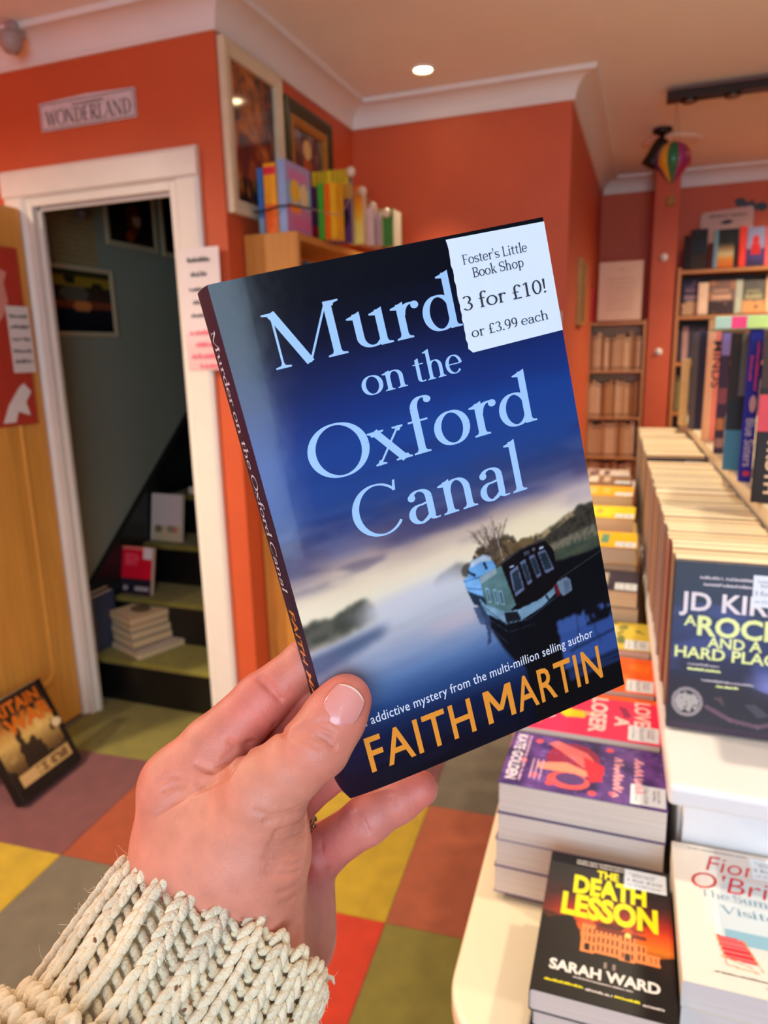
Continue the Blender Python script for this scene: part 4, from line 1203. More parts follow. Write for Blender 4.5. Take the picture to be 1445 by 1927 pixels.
# bottom front edge of the first book sits at (.84, .976); each book steps back by thickness / cos(lean)
k = 0
cn = ['tan', 'navy', 'khaki', 'brown', 'plum', 'rust', 'umber', 'aubergine', 'fawn', 'blue', 'beige', 'maroon', 'mauve', 'taupe']
kg = 0
while yy < 2.42:
    first = (k == 0)
    gap = 1.70 < yy < 1.78
    if gap and not getattr(leanM, 'gap', False):
        leanM.gap = True; yy = 1.80
    th = BT if first else (.0205 + .004 * random.random())
    dh = 0 if first or getattr(leanM, 'gap', False) and yy < 1.81 else random.uniform(-.0007, .0007)
    M_ = leanM(yy if not first else yy - .0165, .9765, dx=0 if first else random.uniform(-.002, .003), lean=math.radians(7) if first else LEAN)
    # the book's back bottom edge is its origin; the front bottom edge is lower by th*sin(lean), so lift it
    M_[2][3] += 0.0
    if first:
        jd = book('paperback', 'dark blue crime paperback with pale yellow capitals leading the long row', BW, BH, th, M_, (40, 40, 56), (226, 206, 172), front=art_jd, res=1.0)
        wt = (236, 226, 226); py = (236, 246, 160)
        mmtext(jd, fit_text(text_geo('JD KIRK', .02), 7, 123, 147, 21), wt, th)
        mmtext(jd, join_geo(fit_text(text_geo('A', .02), 13, 27, 128, 12), fit_text(text_geo('ROCK', .03), 28, 122, 118, 22), fit_text(text_geo('AND A', .025), 40, 98, 104, 12), fit_text(text_geo('HARD PLACE', .025), 5, 125, 89, 13)), py, th)
        mmtext(jd, scrawl([(28, 84, 185, 4, 1.1), (32, 84, 177, 4, 1.1), (20, 54, 80, 3.4, .8), (36, 92, 62, 3.4, .8)], 31), (206, 196, 200), th, name='small_lettering')
        mmtext(jd, scrawl([(18, 56, 74, 4, 1.3), (52, 76, 56, 4, 1.3)], 33), py, th, name='yellow_lettering')
        sticker(jd, 84, 157, 41, 37, th)
    elif 1.79 < yy < 1.82:
        kg = k
        g2 = book('paperback', 'black and mustard paperback facing out from the gap in the long row', BW, BH - .004, th, M_, (34, 32, 60), (222, 200, 164), front=art_blocks([(36, 34, 62), (90, 84, 60), (150, 140, 130), (50, 46, 70)], 19), res=3)
        sticker(g2, 84, 157, 41, 37, th)
    else:
        book('paperback', '%s edged paperback, %s back in the long row %s' % (cn[k % len(cols)], nth(k - kg), 'behind the blue crime novel' if yy < 1.75 else 'beyond its gap'), BW, BH + dh, th, M_, cols[k % len(cols)], random.choice([(232, 212, 176), (226, 204, 166), (222, 198, 160), (236, 218, 184)]), ct=.0003, inset=.0002, group='paperbacks in the long row before its gap' if yy < 1.75 else 'paperbacks in the long row beyond its gap')
    yy += (th + .0006) / cl
    k += 1

# --- hardbacks in file on the top board, spines to the front --------------------------------
def spine_text(b_, geo, T, H, col, name='spine_lettering'):
    """geo in millimetres: x runs down the spine from the head, y across the spine from its right"""
    co = geo[0] * .001
    p = np.column_stack([np.full(len(co), -.00025) - (geo[2] % 97 * 2e-6 if len(geo) > 2 else 0), H - co[:, 0], co[:, 1]])
    return mesh(name, p, geo[1], cover_mat(col), b_)
def tall(pl, pr, pb, H, label, cov, bands=(), texts=(), W=.155, z=1.206):
    """pl, pr, pb: where the foot of the spine stands in the picture"""
    o = onZ(pl, pb, z); q = onZ(pr, pb, z)
    T = float(np.hypot(q[0] - o[0], q[1] - o[1])) * .97
    d = np.array([o[0] + .012, o[1]]); d /= np.linalg.norm(d)
    b_ = book('hardback', label, W, H, T, frame_mat((o[0], o[1], z), (d[0], d[1], 0), (0, 0, 1)), cov, (226, 204, 170), ct=.0022)
    for (s0, s1, t0, t1, c) in bands:      # printed fields on the spine, as fractions from the tail and from the left
        mesh('spine_print', [(-.00012, s0 * H, T * t0), (-.00012, s1 * H, T * t0), (-.00012, s1 * H, T * t1), (-.00012, s0 * H, T * t1)], [(0, 3, 2, 1)], cover_mat(c), b_)
    for geo, c in texts:
        spine_text(b_, geo, T, H, c)
    return b_
tall(1411, 1450, 945, .236, 'black and coral hardback with tan spine capitals, nearest on the top board', (30, 20, 16), bands=[(.44, .66, .02, .70, (206, 70, 80)), (.70, 1, .02, .98, (62, 40, 24))], texts=[(fit_text(text_geo('TRUTH', .02), 140, 222, 16, 15), (226, 190, 150))])
ov = (_arc(118, 13, 14, 5.0, 0, 345, 18), [tuple(range(18))])
tall(1387, 1412, 906, .248, 'royal blue hardback with pink and lilac spine lettering', (34, 38, 172), texts=[(fit_text(text_geo('Blue Sisters', .015), 142, 222, 6, 13), (190, 190, 236)), (scrawl([(18, 96, 12, 6, 2.2), (40, 80, 4, 5, 1.8)], 41), (206, 70, 150)), (ov, (206, 170, 190)), ((_arc(234, 12, 5, 6, 0, 345, 14), [tuple(range(14))]), (200, 60, 110))])
tall(1358, 1389, 884, .246, 'teal and umber hardback left of the royal blue one', (50, 44, 36), bands=[(0, .30, 0, 1, (70, 140, 170)), (.30, .52, 0, 1, (36, 44, 48)), (.55, 1, .60, 1, (110, 116, 116))])
tall(1341, 1360, 853, .250, 'violet patterned hardback left of the teal one', (56, 42, 72), bands=[(.82, 1, .1, .9, (130, 120, 190)), (.2, .3, .1, .8, (176, 110, 70)), (.42, .55, .1, .9, (130, 70, 90)), (.05, .13, .1, .9, (150, 110, 110))])
tall(1318, 1343, 828, .262, 'salmon pink hardback with dark lettering on a cream strip', (232, 128, 110), bands=[(0, 1, 0, .60, (236, 180, 140))], texts=[(fit_text(text_geo('MINDS', .01), 26, 136, 14, 20), (60, 40, 40))])
tall(1293, 1320, 808, .262, 'navy hardback with a grey strip left of the salmon one', (36, 32, 58), bands=[(0, 1, 0, .45, (88, 80, 84))], W=.14)
tall(1275, 1292, 800, .190, 'cream hardback farthest along the top board', (228, 190, 130), W=.12)
xl = float(onY(1346, 611, 1.262)[0])
fb = book('hardback', 'mint book with pink and lime spine laid across the upright hardbacks', .15, .24, .020, frame_mat((xl + .24, 1.262, 1.4555), (0, 1, 0), (-1, 0, 0)), (176, 206, 180), ct=.002)
for y0_, y1_, c in ((.815, .905, (240, 50, 110)), (.0, .81, (196, 224, 120))):
    mesh('spine_print', [(-.0002, y0_ * .24, .001), (-.0002, y1_ * .24, .001), (-.0002, y1_ * .24, .019), (-.0002, y0_ * .24, .019)], [(0, 3, 2, 1)], cover_mat(c), fb)

# --- spines in the narrow rack ----------------------------------------------------------------
rr = random.Random(3)
rowname = {0: 'bottom', 1: 'fourth', 2: 'middle', 3: 'second', }
for si, zsh in enumerate(KSH[:-1] ):
    x = KX0 + .015
    nm = ['lowest', 'third', 'second', 'top'][si]
    top_ = KSH[si + 1] - .014
    j = 0
    while x < KX1 - .034:
        th = rr.choice([.014, .018, .022, .026])
        hh = min(top_ - zsh - .012, rr.uniform(.19, .225))
        c = rr.choice([(222, 190, 146), (214, 178, 132), (196, 150, 100), (228, 200, 158), (160, 108, 58), (204, 168, 128)])
        book('paperback', 'pale slim book, %s from the left in the %s rack row' % (nth(j + 1), nm), .125, hh, th, spineM(x, KY0 + .012, zsh + .0008), c, group='pale books in the %s rack row' % nm, ct=.001, spine=[(.05, .10, (120, 84, 60)), (.90, .94, (110, 80, 60))])
        x += th + .0012; j += 1
book('paperback', 'red book behind the notice on top of the rack', .13, .19, .03, spineM(-.352, KY0 + .03, 1.5925), (196, 26, 30))
np_ = thing('notice', 'tall cream notice card standing on top of the narrow rack', 'notice', matrix=frame_mat((-.300, KY0 + .02, 1.5935), (1, 0, 0), (0, .06, 1)))
MB().box(0, .246, 0, .335, 0, .004).build('card', mat('cream_card', (232, 196, 168), rough=.7, var=.03), np_)
letters('writing', scrawl([(.05, .20, z_, .008, .0018) for z_ in (.06, .085, .11, .135, .16, .185, .21, .235)] + [(.10, .15, .285, .02, .003)], 51), mat('faint_ink', (186, 140, 116)), np_, lift=.0046)
# rack's lower open tier: a few books lying on the base
# --- far bookcase ------------------------------------------------------------------------------
def faceM(x, y, z, a=0.0, back=.12):
    return frame_mat((x, y, z), (math.cos(a), math.sin(a), 0), (0, back, 1))
def shelfbook(px0, px1, H, z, label, cov, art=None, dy=.02, T=.025, group=None, back=.12):
    x0 = max(onY(px0, 600, RYF + dy)[0], RX0 + .0235); x1 = max(onY(px1, 600, RYF + dy)[0], x0 + .012)
    return book('paperback', label, x1 - x0, H, T, faceM(x0, RYF + dy + T + .012, z + .004, 0, back), cov, front=art, res=5, ct=.001)
zs = RSH[6]
shelfbook(1279, 1290, .20, zs, 'black slim book at the left end of the far case top', (26, 14, 18), None, T=.04)
shelfbook(1291, 1322, .235, zs, 'dark teal hardback standing on top of the far bookcase', (24, 26, 32), art_blocks([(22, 26, 34), (50, 34, 28), (30, 40, 50), (36, 40, 48)], 2), T=.04)
shelfbook(1324, 1334, .15, zs, 'dark maroon slim book on the far case top', (70, 16, 18), None)
def art_fox(U, V):
    im = ramp(V, [(0, (206, 96, 30)), (40, (216, 130, 50)), (70, (206, 190, 140)), (100, (150, 120, 80)), (130, (30, 34, 32)), (198, (24, 30, 34))]); put(im, U < 22, (110, 150, 166)); put(im, U > 108, (20, 18, 20)); return im
shelfbook(1334, 1379, .225, zs, 'black cover with orange and cream scene on the far case top', (20, 20, 22), art_fox)
shelfbook(1381, 1394, .235, zs, 'scarlet spine-like book on the far case top', (236, 60, 50), None, T=.03)
def art_spider(U, V):
    im = np.zeros(U.shape + (3,)) + np.array((150, 150, 186.)); put(im, V < 90, (70, 50, 110)); put(im, (np.abs(U - 64) < 34) & (V > 60) & (V < 110), (206, 30, 40)); put(im, np.hypot((U - 64) / 26, (V - 130) / 26) < 1, (220, 40, 40)); put(im, V < 30, (50, 34, 80)); return im
shelfbook(1395, 1428, .225, zs, 'lilac comic cover with a red figure on the far case top', (120, 110, 160), art_spider)
shelfbook(1429, 1440, .22, zs, 'coral slim book right of the comic cover', (240, 90, 90), None)
shelfbook(1441, 1470, .215, zs, 'pale peach cover at the picture edge on the far case top', (232, 190, 150), art_blocks([(236, 196, 160), (220, 160, 120), (230, 150, 110), (240, 210, 180)], 5))
zs = RSH[5]
shelfbook(1281, 1318, .215, zs, 'navy cover with pale head on the upper shelf', (40, 36, 60), art_blocks([(40, 34, 62), (190, 150, 110), (150, 120, 130), (90, 70, 90)], 14), T=.02)
shelfbook(1311, 1330, .19, zs, 'cream page-edged book on the upper shelf', (236, 200, 170), None, dy=.0, T=.02)
shelfbook(1332, 1379, .20, zs, 'brown cover with pale band on the upper shelf', (120, 90, 80), art_blocks([(130, 96, 84), (60, 40, 40), (206, 160, 130), (190, 120, 80)], 15))
shelfbook(1380, 1394, .20, zs, 'pale grey slim book on the upper shelf', (180, 180, 160), None)
shelfbook(1395, 1437, .19, zs, 'striped tan and olive cover on the upper shelf', (150, 130, 90), art_blocks([(90, 84, 76), (220, 150, 90), (160, 150, 110), (70, 60, 60)], 16))
shelfbook(1438, 1475, .22, zs, 'peach cover at the picture edge on the upper shelf', (236, 180, 140), None)
zs = RSH[4]
for p0_, p1_, h_, lb, c in ((1271, 1277, .20, 'grey', (110, 106, 100)), (1278, 1285, .19, 'black', (30, 26, 28)), (1286, 1298, .215, 'dusty pink', (170, 130, 126)), (1299, 1314, .22, 'charcoal', (52, 46, 56)), (1315, 1330, .21, 'plum', (70, 50, 66)), (1331, 1350, .22, 'dark brown', (56, 38, 30)), (1351, 1374, .215, 'umber', (70, 48, 28)), (1375, 1400, .22, 'sepia', (84, 58, 30)), (1401, 1425, .21, 'russet', (110, 60, 34)), (1426, 1455, .22, 'walnut', (66, 42, 26))):
    shelfbook(p0_, p1_, h_, zs, '%s spine on the third shelf of the far bookcase' % lb, c, None)
zs = RSH[3]
for p0_, p1_, h_, lb, c in ((1270, 1276, .21, 'slate', (80, 84, 80)), (1277, 1287, .22, 'olive', (120, 110, 60)), (1288, 1302, .2, 'sand', (206, 160, 100)), (1303, 1330, .22, 'ink blue', (40, 40, 60)), (1331, 1360, .22, 'chestnut', (90, 54, 30)), (1361, 1390, .21, 'bronze', (100, 76, 40)), (1391, 1420, .22, 'mahogany', (80, 34, 26)), (1421, 1450, .2, 'taupe', (120, 100, 84))):
    shelfbook(p0_, p1_, h_, zs, '%s spine on the fourth shelf of the far bookcase' % lb, c, None)

# --- bright children's books on the pine bookcase ------------------------------------------------
def topbook(px, py, pw_, ph_, Yd, ang_deg, label, cov, art=None, T=.02, dark=None):
    """a book standing on the bookcase top whose left foot appears at px; pw_ real width, ph_ real height"""
    o = onY(px, 440, Yd)
    a_ = math.radians(ang_deg)
    return book('book', label, pw_, ph_, T, frame_mat((o[0], Yd, BZ + .0015), (math.cos(a_), math.sin(a_), 0), (0, .0, 1)), cov, front=art, res=4, ct=.0015)
def art_faces(U, V):
    im = np.zeros(U.shape + (3,)) + np.array((150, 190, 220.)); put(im, (V > 140), (176, 160, 206)); put(im, V < 80, (206, 130, 180)); put(im, np.hypot((U - 46) / 24, (V - 120) / 34) < 1, (250, 200, 60)); put(im, np.hypot((U - 92) / 22, (V - 116) / 34) < 1, (246, 214, 160)); put(im, (V > 150) & (V < 180) & (U > 20) & (U < 112), (226, 120, 180), .8); put(im, (V > 60) & (V < 84) & (U > 20) & (U < 70), (250, 150, 60)); put(im, (V < 50) & (V > 20) & (U > 30), (226, 100, 160), .6); return im
def art_hero(U, V):
    im = np.zeros(U.shape + (3,)) + np.array((96, 52, 96.)); put(im, (V > 158) & (U > 8) & (U < 121), (240, 196, 20)); put(im, (V > 120) & (V < 158) & (U > 60), (226, 160, 30), .8); put(im, np.hypot((U - 80) / 40, (V - 70) / 40) < 1, (30, 20, 40)); put(im, (V < 50) & (V > 20) & (U < 70), (200, 30, 50)); put(im, (V > 162) & (((U * .9) % 9) < 2.5), (96, 60, 30)); return im
def art_flame(U, V):
    return ramp(V, [(0, (252, 230, 120)), (70, (252, 210, 90)), (110, (250, 170, 30)), (198, (250, 110, 20))])
def spinebook(px, Yd, T, W, H, label, cov, art=None, bands=()):
    """a book standing on the bookcase top, spine to the front, cover turned to the room"""
    o = onY(px, 440, Yd)
    b_ = book('book', label, W, H, T, spineM(o[0], Yd, BZ + .0015), cov, ct=.0015, front=art, res=4)
    for (s0, s1, c) in bands:
        mesh('spine_print', [(-.00012, s0 * H, T * .02), (-.00012, s1 * H, T * .02), (-.00012, s1 * H, T * .98), (-.00012, s0 * H, T * .98)], [(0, 3, 2, 1)], cover_mat(c), b_)
    return b_
spinebook(489, 2.235, .020, .15, .205, 'blue spined slim book at the left of the bookcase top', (60, 120, 190), bands=[(0, .25, (130, 170, 190))])
spinebook(501, 2.230, .046, .15, .215, 'yellow and orange spined book beside the blue one', (250, 170, 40), bands=[(0, .42, (242, 110, 40)), (.84, .95, (230, 50, 70))])
spinebook(527, 2.225, .030, .185, .222, 'pale blue comic with two cartoon faces on its cover', (146, 176, 214), art_faces, bands=[(0, 1, (146, 170, 214))])
spinebook(600, 2.430, .022, .07, .185, 'bright green spine beside the cartoon cover', (70, 170, 40))
spinebook(612, 2.435, .018, .07, .182, 'orange spine beside the green one', (250, 100, 20))
spinebook(622, 2.438, .024, .07, .185, 'yellow spine beside the orange one', (246, 180, 30))
topbook(590, 430, .160, .252, 2.560, 4, 'purple comic cover with big yellow lettering', (96, 56, 96), art_hero, T=.02)
topbook(664, 430, .058, .20, 2.63, 0, 'orange to yellow book right of the purple comic', (250, 160, 40), art_flame, T=.04)
topbook(693, 430, .022, .12, 2.72, 0, 'tan slim book on the far half of the bookcase top', (226, 170, 120), T=.10)
topbook(703, 430, .036, .13, 2.74, 0, 'pink and white book on the far half of the bookcase top', (226, 186, 176), T=.10)
topbook(724, 430, .016, .12, 2.76, 0, 'mauve slim book on the far half of the bookcase top', (190, 150, 160), T=.10)
topbook(733, 430, .050, .135, 2.80, 0, 'green book at the far end of the bookcase top', (70, 130, 50), T=.10)
for i_, z_ in enumerate((1.48, 1.12)):
    for j_ in range(14):
        c = rr.choice([(90, 90, 96), (190, 120, 60), (60, 70, 90), (150, 60, 50), (200, 180, 150), (70, 110, 80)])
        book('book', 'book, %s from the doorway end on the %s shelf inside the pine bookcase' % (nth(j_ + 1), ('upper', 'second')[i_]), .13, rr.uniform(.2, .27), .028, frame_mat((BX1 - .02, BY0 + .03 + j_ * .032, z_ + .001), (-1, 0, 0), (0, 0, 1)), c, group='books inside the pine bookcase %s shelf' % ('upper', 'second')[i_])

# fairy lights strung over those books
fl_ = thing('string_lights', 'dark cable with small white globe bulbs over the bright books', 'string lights', (0, 0, 0))
pts = [onY(*p) for p in ((478, 400, 2.20), (500, 396, 2.20), (525, 388, 2.21), (545, 386, 2.22), (570, 390, 2.23), (585, 393, 2.24))]
MB().tube(pts, .0035, 6).build('cable', M_BLACKMETAL, fl_)
MB().tube([onY(*p) for p in ((585, 393, 2.24), (610, 400, 2.33), (640, 405, 2.36), (662, 370, 2.5), (684, 360, 2.57), (702, 388, 2.66), (726, 402, 2.69))], .002, 6).build('cable', mat('clear_cable', (170, 140, 100)), fl_)
for p in ((660, 323, 2.50), (682, 360, 2.58), (701, 389, 2.66), (727, 401, 2.69)):
    c = onY(*p); MB().lathe([(0, -.018), (.013, -.013), (.018, 0), (.013, .013), (0, .018)], 12, c).build('bulb', mat('globe_bulb', (232, 200, 170), rough=.25), fl_, smooth=True)

# --- books on the stairs ---------------------------------------------------------------------------
z1s, z2s, z3s = RISE + .0008, 2 * RISE + .0008, 3 * RISE + .0008
zc = z1s
for k_, (x_, y_, w_, h_, t_, c, lb, an) in enumerate(((-1.985, 2.265, .24, .26, .026, (176, 160, 150), 'wide pale book at the bottom of the stair stack', .38), (-1.995, 2.285, .19, .235, .038, (66, 60, 54), 'charcoal book second from the bottom of the stair stack', .36), (-1.995, 2.285, .185, .235, .030, (204, 190, 160), 'cream book in the middle of the stair stack', .36), (-1.998, 2.29, .18, .23, .030, (58, 50, 46), 'dark book second from the top of the stair stack', .35), (-1.998, 2.285, .185, .235, .034, (206, 126, 96), 'top book of the stair stack with a pale picture cover', .37))):
    book('book', lb, w_ * .95, h_ * .85, t_, frame_mat((x_ - .175, y_ + .075, zc), (math.cos(an - .75), math.sin(an - .75), 0), (-math.sin(an - .75), math.cos(an - .75), 0)), c, (214, 186, 140), ct=.003, front=(lambda U, V: np.where((np.hypot((U - 64) / 40, (V - 100) / 40) < 1)[..., None], np.array((120, 96, 70.)), np.array((222, 196, 160.)))) if k_ == 4 else None, res=4)
    zc += t_ + .001
# two books standing against the wall behind the stack
for k_, (c, lb) in enumerate((((86, 50, 58), 'maroon book standing against the wall behind the stair stack'), ((60, 66, 90), 'slate blue book standing beside the maroon one on the stair'))):
    book('book', lb, .13, .262 - .012 * k_, .020, spineM(-2.214 + .0215 * k_, 2.268, z1s), c)
rbk = onY(229, 1113, 2.50)
def art_redbk(U, V):
    im = np.zeros(U.shape + (3,)) + np.array((214, 14, 44.)); put(im, V < 66, (34, 28, 40)); put(im, (V > 186), (226, 110, 100)); put(im, (V < 34) & (V > 14) & (U > 60) & (U < 120), (190, 180, 180), .8); put(im, (V < 34) & (V > 14) & (U > 10) & (U < 30), (190, 180, 180), .8); put(im, (U > 92) & (V > 150), (226, 206, 206)); put(im, (V > 120) & (V < 170) & (U > 14) & (U < 72) & (vnoise(U, V, 9, 7, 2) > .4), (236, 70, 90)); return im
book('paperback', 'bright red and black paperback standing on the second stair', .165, .215, .024, frame_mat((rbk[0], 2.515, z2s), (1, 0, 0), (0, .22, 1)) @ Matrix.Translation((0, 0, 0)), (200, 20, 44), front=art_redbk, res=2.5)
wbk = onY(284, 1005, 2.73)
def art_whitebk(U, V):
    im = np.zeros(U.shape + (3,)) + np.array((206, 190, 184.)); put(im, V < 66, (196, 176, 140)); put(im, np.hypot((U - 32) / 16, (V - 50) / 16) < 1, (110, 104, 84)); put(im, np.hypot((U - 84) / 16, (V - 52) / 16) < 1, (140, 130, 110)); put(im, np.hypot((U - 104) / 8, (V - 50) / 14) < 1, (196, 110, 90)); put(im, U < 8, (214, 206, 196)); return im
book('paperback', 'pale grey picture book standing on the third stair', .175, .225, .018, frame_mat((wbk[0], 2.745, z3s), (1, -.02, 0), (.02, .16, 1)), (206, 196, 190), front=art_whitebk, res=2.5)
sb = onY(350, 925, 2.93)
book('paperback', 'small cream book lying on the fourth stair by the post', .11, .17, .035, frame_mat((sb[0] + .02, 2.925, 4 * RISE + .001), (1, .2, 0), (-.2, 1, 0)), (206, 180, 160))

# --- big hardback leaning against the open door --------------------------------------------------------
def art_war(U, V):
    im = ramp(V, [(0, (20, 14, 10)), (30, (34, 22, 14)), (70, (120, 90, 50)), (110, (214, 176, 100)), (140, (190, 130, 60)), (165, (60, 34, 18)), (198, (40, 24, 18))])
    n = vnoise(U, V, 22, 40, 22); put(im, n > .58, (30, 20, 14), .85); put(im, sstep(.35, .1, n) * (V < 150), (236, 200, 130), .7); put(im, U > 118, (24, 16, 12)); put(im, V < 22, (22, 15, 12))
    put(im, (V > 24) & (V < 50) & (U > 40) & (U < 118), (196, 160, 100)); put(im, (V > 24) & (V < 48) & (U > 12) & (U < 44), (206, 166, 110)); put(im, (V > 28) & (V < 46) & (U > 46) & (U < 112) & (vnoise(U, V, 9, 12, 4) > .55), (120, 90, 56))
    put(im, np.hypot(U - 119, V - 100) < 9, (226, 200, 160))
    return im
LB = np.array([-1.862, 1.795]); LA = np.array([-1.842, 1.525])
hx = np.array([LB[0] - LA[0], LB[1] - LA[1], 0]); hx /= np.linalg.norm(hx)
lean_t = .46
up = np.array([-math.sin(lean_t), 0, math.cos(lean_t)])
TW = .045
nz = np.cross(hx, up / np.linalg.norm(up))
org = np.array([LA[0], LA[1], .004 + TW * 0]) - nz * TW
org[2] = .002 + 0.0
war = book('hardback', 'large dark war history hardback leaning on the floor against the oak door', .275, .335, TW, frame_mat(org, hx, up), (24, 18, 16), (206, 190, 168), ct=.003, front=art_war, res=2.2)
ks = .275 / .129 * .001
mm_ = lambda g: sc_geo(g, .275 / .129, .335 / .198)
og = (206, 104, 20)
mmtext(war, mm_(fit_text(text_geo('BRITAIN', .03), 6, 112, 163, 24)), og, TW, lift=.0004)
mmtext(war, mm_(fit_text(text_geo('AT', .03), 4, 26, 140, 16)), og, TW, lift=.0004)
mmtext(war, mm_(fit_text(text_geo('WAR', .035), 30, 122, 124, 32)), og, TW, lift=.0004)
# ================================================================== the paperback held up
HW, HH, HT = .129, .198, .017
def C(px_, py_, d):
    return cam2w(np.array([(px_ - CX) / F_PX * d, (py_ - CY) / F_PX * d, d]))
# front cover corners recovered from the picture (camera axes: right, down, forward)
cTL = np.array([-.05742, -.07530, .23423]); cTR = np.array([.06084, -.11209, .26959]); cBR = np.array([.10509, .07610, .31235]); cBL = np.array([-.01317, .11289, .27700])
wTL, wTR, wBR, wBL = [cam2w(q) for q in (cTL, cTR, cBR, cBL)]
hx_ = (wTR - wTL) + (wBR - wBL); hx_ /= np.linalg.norm(hx_)
hy_ = (wTL - wBL) + (wTR - wBR); hy_ -= hx_ * (hy_ @ hx_); hy_ /= np.linalg.norm(hy_)
hz_ = np.cross(hx_, hy_)
org = (wTL + wTR + wBR + wBL) / 4 - hx_ * HW / 2 - hy_ * HH / 2
HM = frame_mat(org, hx_, hy_)          # front cover plane is z = 0, book body behind it
hero = thing('paperback', 'dark blue canal boat paperback with price sticker held up in the hand', 'book', matrix=HM)
def hz(u, v):
    """the cover rolls back towards the spine and lifts very slightly across"""
    u = np.asarray(u, float)
    return -.0017 * np.exp(-u / .0105) + .0006 * np.sin(np.clip(u / HW, 0, 1) * math.pi)
def blur(im, n):
    for _ in range(n):
        for ax in (0, 1):
            p = np.concatenate([np.take(im, [0], ax), im, np.take(im, [-1], ax)], ax)
            L = im.shape[ax]
            im = .25 * np.take(p, range(L), ax) + .5 * np.take(p, range(1, L + 1), ax) + .25 * np.take(p, range(2, L + 2), ax)
    return im
def art_canal(U, V):
    n1 = vnoise(U + V * .25, V, 46, 9, 1, 5); n2 = vnoise(U, V, 30, 20, 2, 5)
    Vw = V + (n1 - .5) * 9 - U * .02
    im = ramp(Vw, [(60, (206, 190, 164)), (76, (248, 228, 190)), (84, (240, 214, 178)), (90, (190, 162, 146)), (96, (112, 102, 124)), (104, (58, 66, 112)), (116, (44, 70, 132)), (132, (36, 66, 134)), (146, (32, 50, 112)), (160, (28, 34, 78)), (172, (16, 17, 42)), (186, (9, 9, 20)), (198, (7, 7, 16))])
    im *= np.array([.80, .95, 1.0]) ** sstep(96, 112, V)[..., None]
    # long cloud streaks
    put(im, sstep(.52, .72, n1) * sstep(88, 100, V) * sstep(150, 112, V), (40, 48, 96), .55)
    put(im, sstep(.55, .8, vnoise(U + V * .2, V, 60, 7, 6, 4)) * sstep(84, 92, V) * sstep(108, 98, V), (92, 76, 100), .6)
    put(im, sstep(26, 0, U) * sstep(80, 96, V) * sstep(110, 98, V), (70, 62, 96), .45)
    cl = vnoise(U * 1.0 + V * .5, V, 24, 4.5, 63, 5)
    put(im, sstep(.50, .68, cl) * sstep(82, 90, V) * sstep(124, 104, V) * (.5 + .5 * sstep(90, 20, U)), (74, 66, 96), .55)
    put(im, sstep(.46, .30, cl) * sstep(90, 96, V) * sstep(118, 104, V), (120, 118, 150), .35)
    # warm glow behind the trees
    put(im, np.clip(1 - np.hypot((U - 97) / 26, (V - 80) / 11), 0, 1), (250, 226, 178), .9)
    put(im, np.clip(1 - np.hypot((U - 126) / 22, (V - 90) / 8), 0, 1), (206, 180, 176), .8)
    # water
    wl_ = 63 + .14 * U
    wt = ramp(V, [(0, (11, 12, 26)), (10, (13, 17, 38)), (22, (20, 32, 66)), (32, (40, 68, 116)), (42, (92, 118, 158)), (50, (140, 152, 176)), (58, (178, 178, 186)), (68, (200, 196, 192)), (80, (214, 206, 190))])
    wt += ((vnoise(U, V, 18, 2.2, 41, 4) - .5) * 16)[..., None]
    k = sstep(1.2, -1.2, V - wl_)[..., None]; im = im * (1 - k) + wt * k
    # left bank, its mirror in the water and drifting mist
    top = 73.5 + 3.2 * sstep(10, 24, U) - 9 * sstep(25, 31, U) + 2.2 * (vnoise(U, V * 0, 5, 9, 12, 3) - .4)
    edge = vnoise(U, V, 1.5, 1.5, 13, 2)
    bank = (V < top + edge * 1.2) & (V > wl_ - 1.5) & (U < 31)
    bk = bank * sstep(31, 22, U) * sstep(wl_ - 1.5, wl_ + 3, V); put(im, bk, (84, 82, 70), .95); put(im, bk * (vnoise(U, V, 3, 2.4, 77, 3) > .5), (58, 60, 50), .6)
    put(im, sstep(0, 4, wl_ - V) * sstep(52 - 1 + .28 * U - 2 * vnoise(U, V, 3, 1.4, 15, 2), 55 + .28 * U, V) * sstep(34, 26, U), (70, 84, 112), .85)
    far = (V < 77.5 + 1.6 * vnoise(U, V * 0, 4, 9, 18, 2) - .05 * (U - 63) ** 2) & (U > 53) & (U < 70); put(im, far * sstep(70.5, 75, V), (112, 104, 92), .85)
    put(im, np.exp(-((V - 67 - .10 * U) / 5.2) ** 2) * sstep(14, 32, U) * sstep(74, 58, U), (206, 202, 208), .85)
    put(im, np.exp(-((V - 56) / 4) ** 2) * sstep(40, 56, U) * sstep(72, 64, U), (214, 182, 180), .5)
    im = blur(im, 4)
    # right: hedge, meadow and black water
    hed = 77 + .22 * (U - 100) + 3.4 * vnoise(U, V * 0, 4.5, 9, 21, 3); lf = vnoise(U, V, 1.2, 1.2, 22, 2)
    h_ = (V < hed + lf * 1.6) & (V > 60) & (U > 98.5); put(im, h_, (66, 58, 46)); put(im, h_ & (lf > .55), (40, 36, 32), .8); put(im, h_ & (V > hed - 1.6) & (lf > .48) & (U < 120), (214, 180, 120), .75)
    put(im, (V < 71.5 + .10 * (U - 95) + lf) & (V > 50) & (U > 88), (74, 78, 60)); put(im, (V < 70 + .08 * (U - 95)) & (V > 48) & (U > 88) & (vnoise(U, V, 5, 1.0, 24, 3) > .5), (56, 66, 52), .8); put(im, (V < 72 + .1 * (U - 95)) & (V > 70) & (U > 96) & (lf > .4), (140, 122, 98), .7)
    put(im, (V < 62.5 + .09 * (U - 100)) & (U > 84), (13, 11, 14), sstep(68, 60, V - .09 * (U - 100)))
    # dark boat mirror and black water to the foot of the cover
    mir = inpoly(U, V, [(69, 61), (70, 54), (73, 46), (76, 38), (80, 30), (86, 24.5), (90, 23.5), (95, 28), (99, 38), (129, 36.5), (129, 64), (96, 66)])
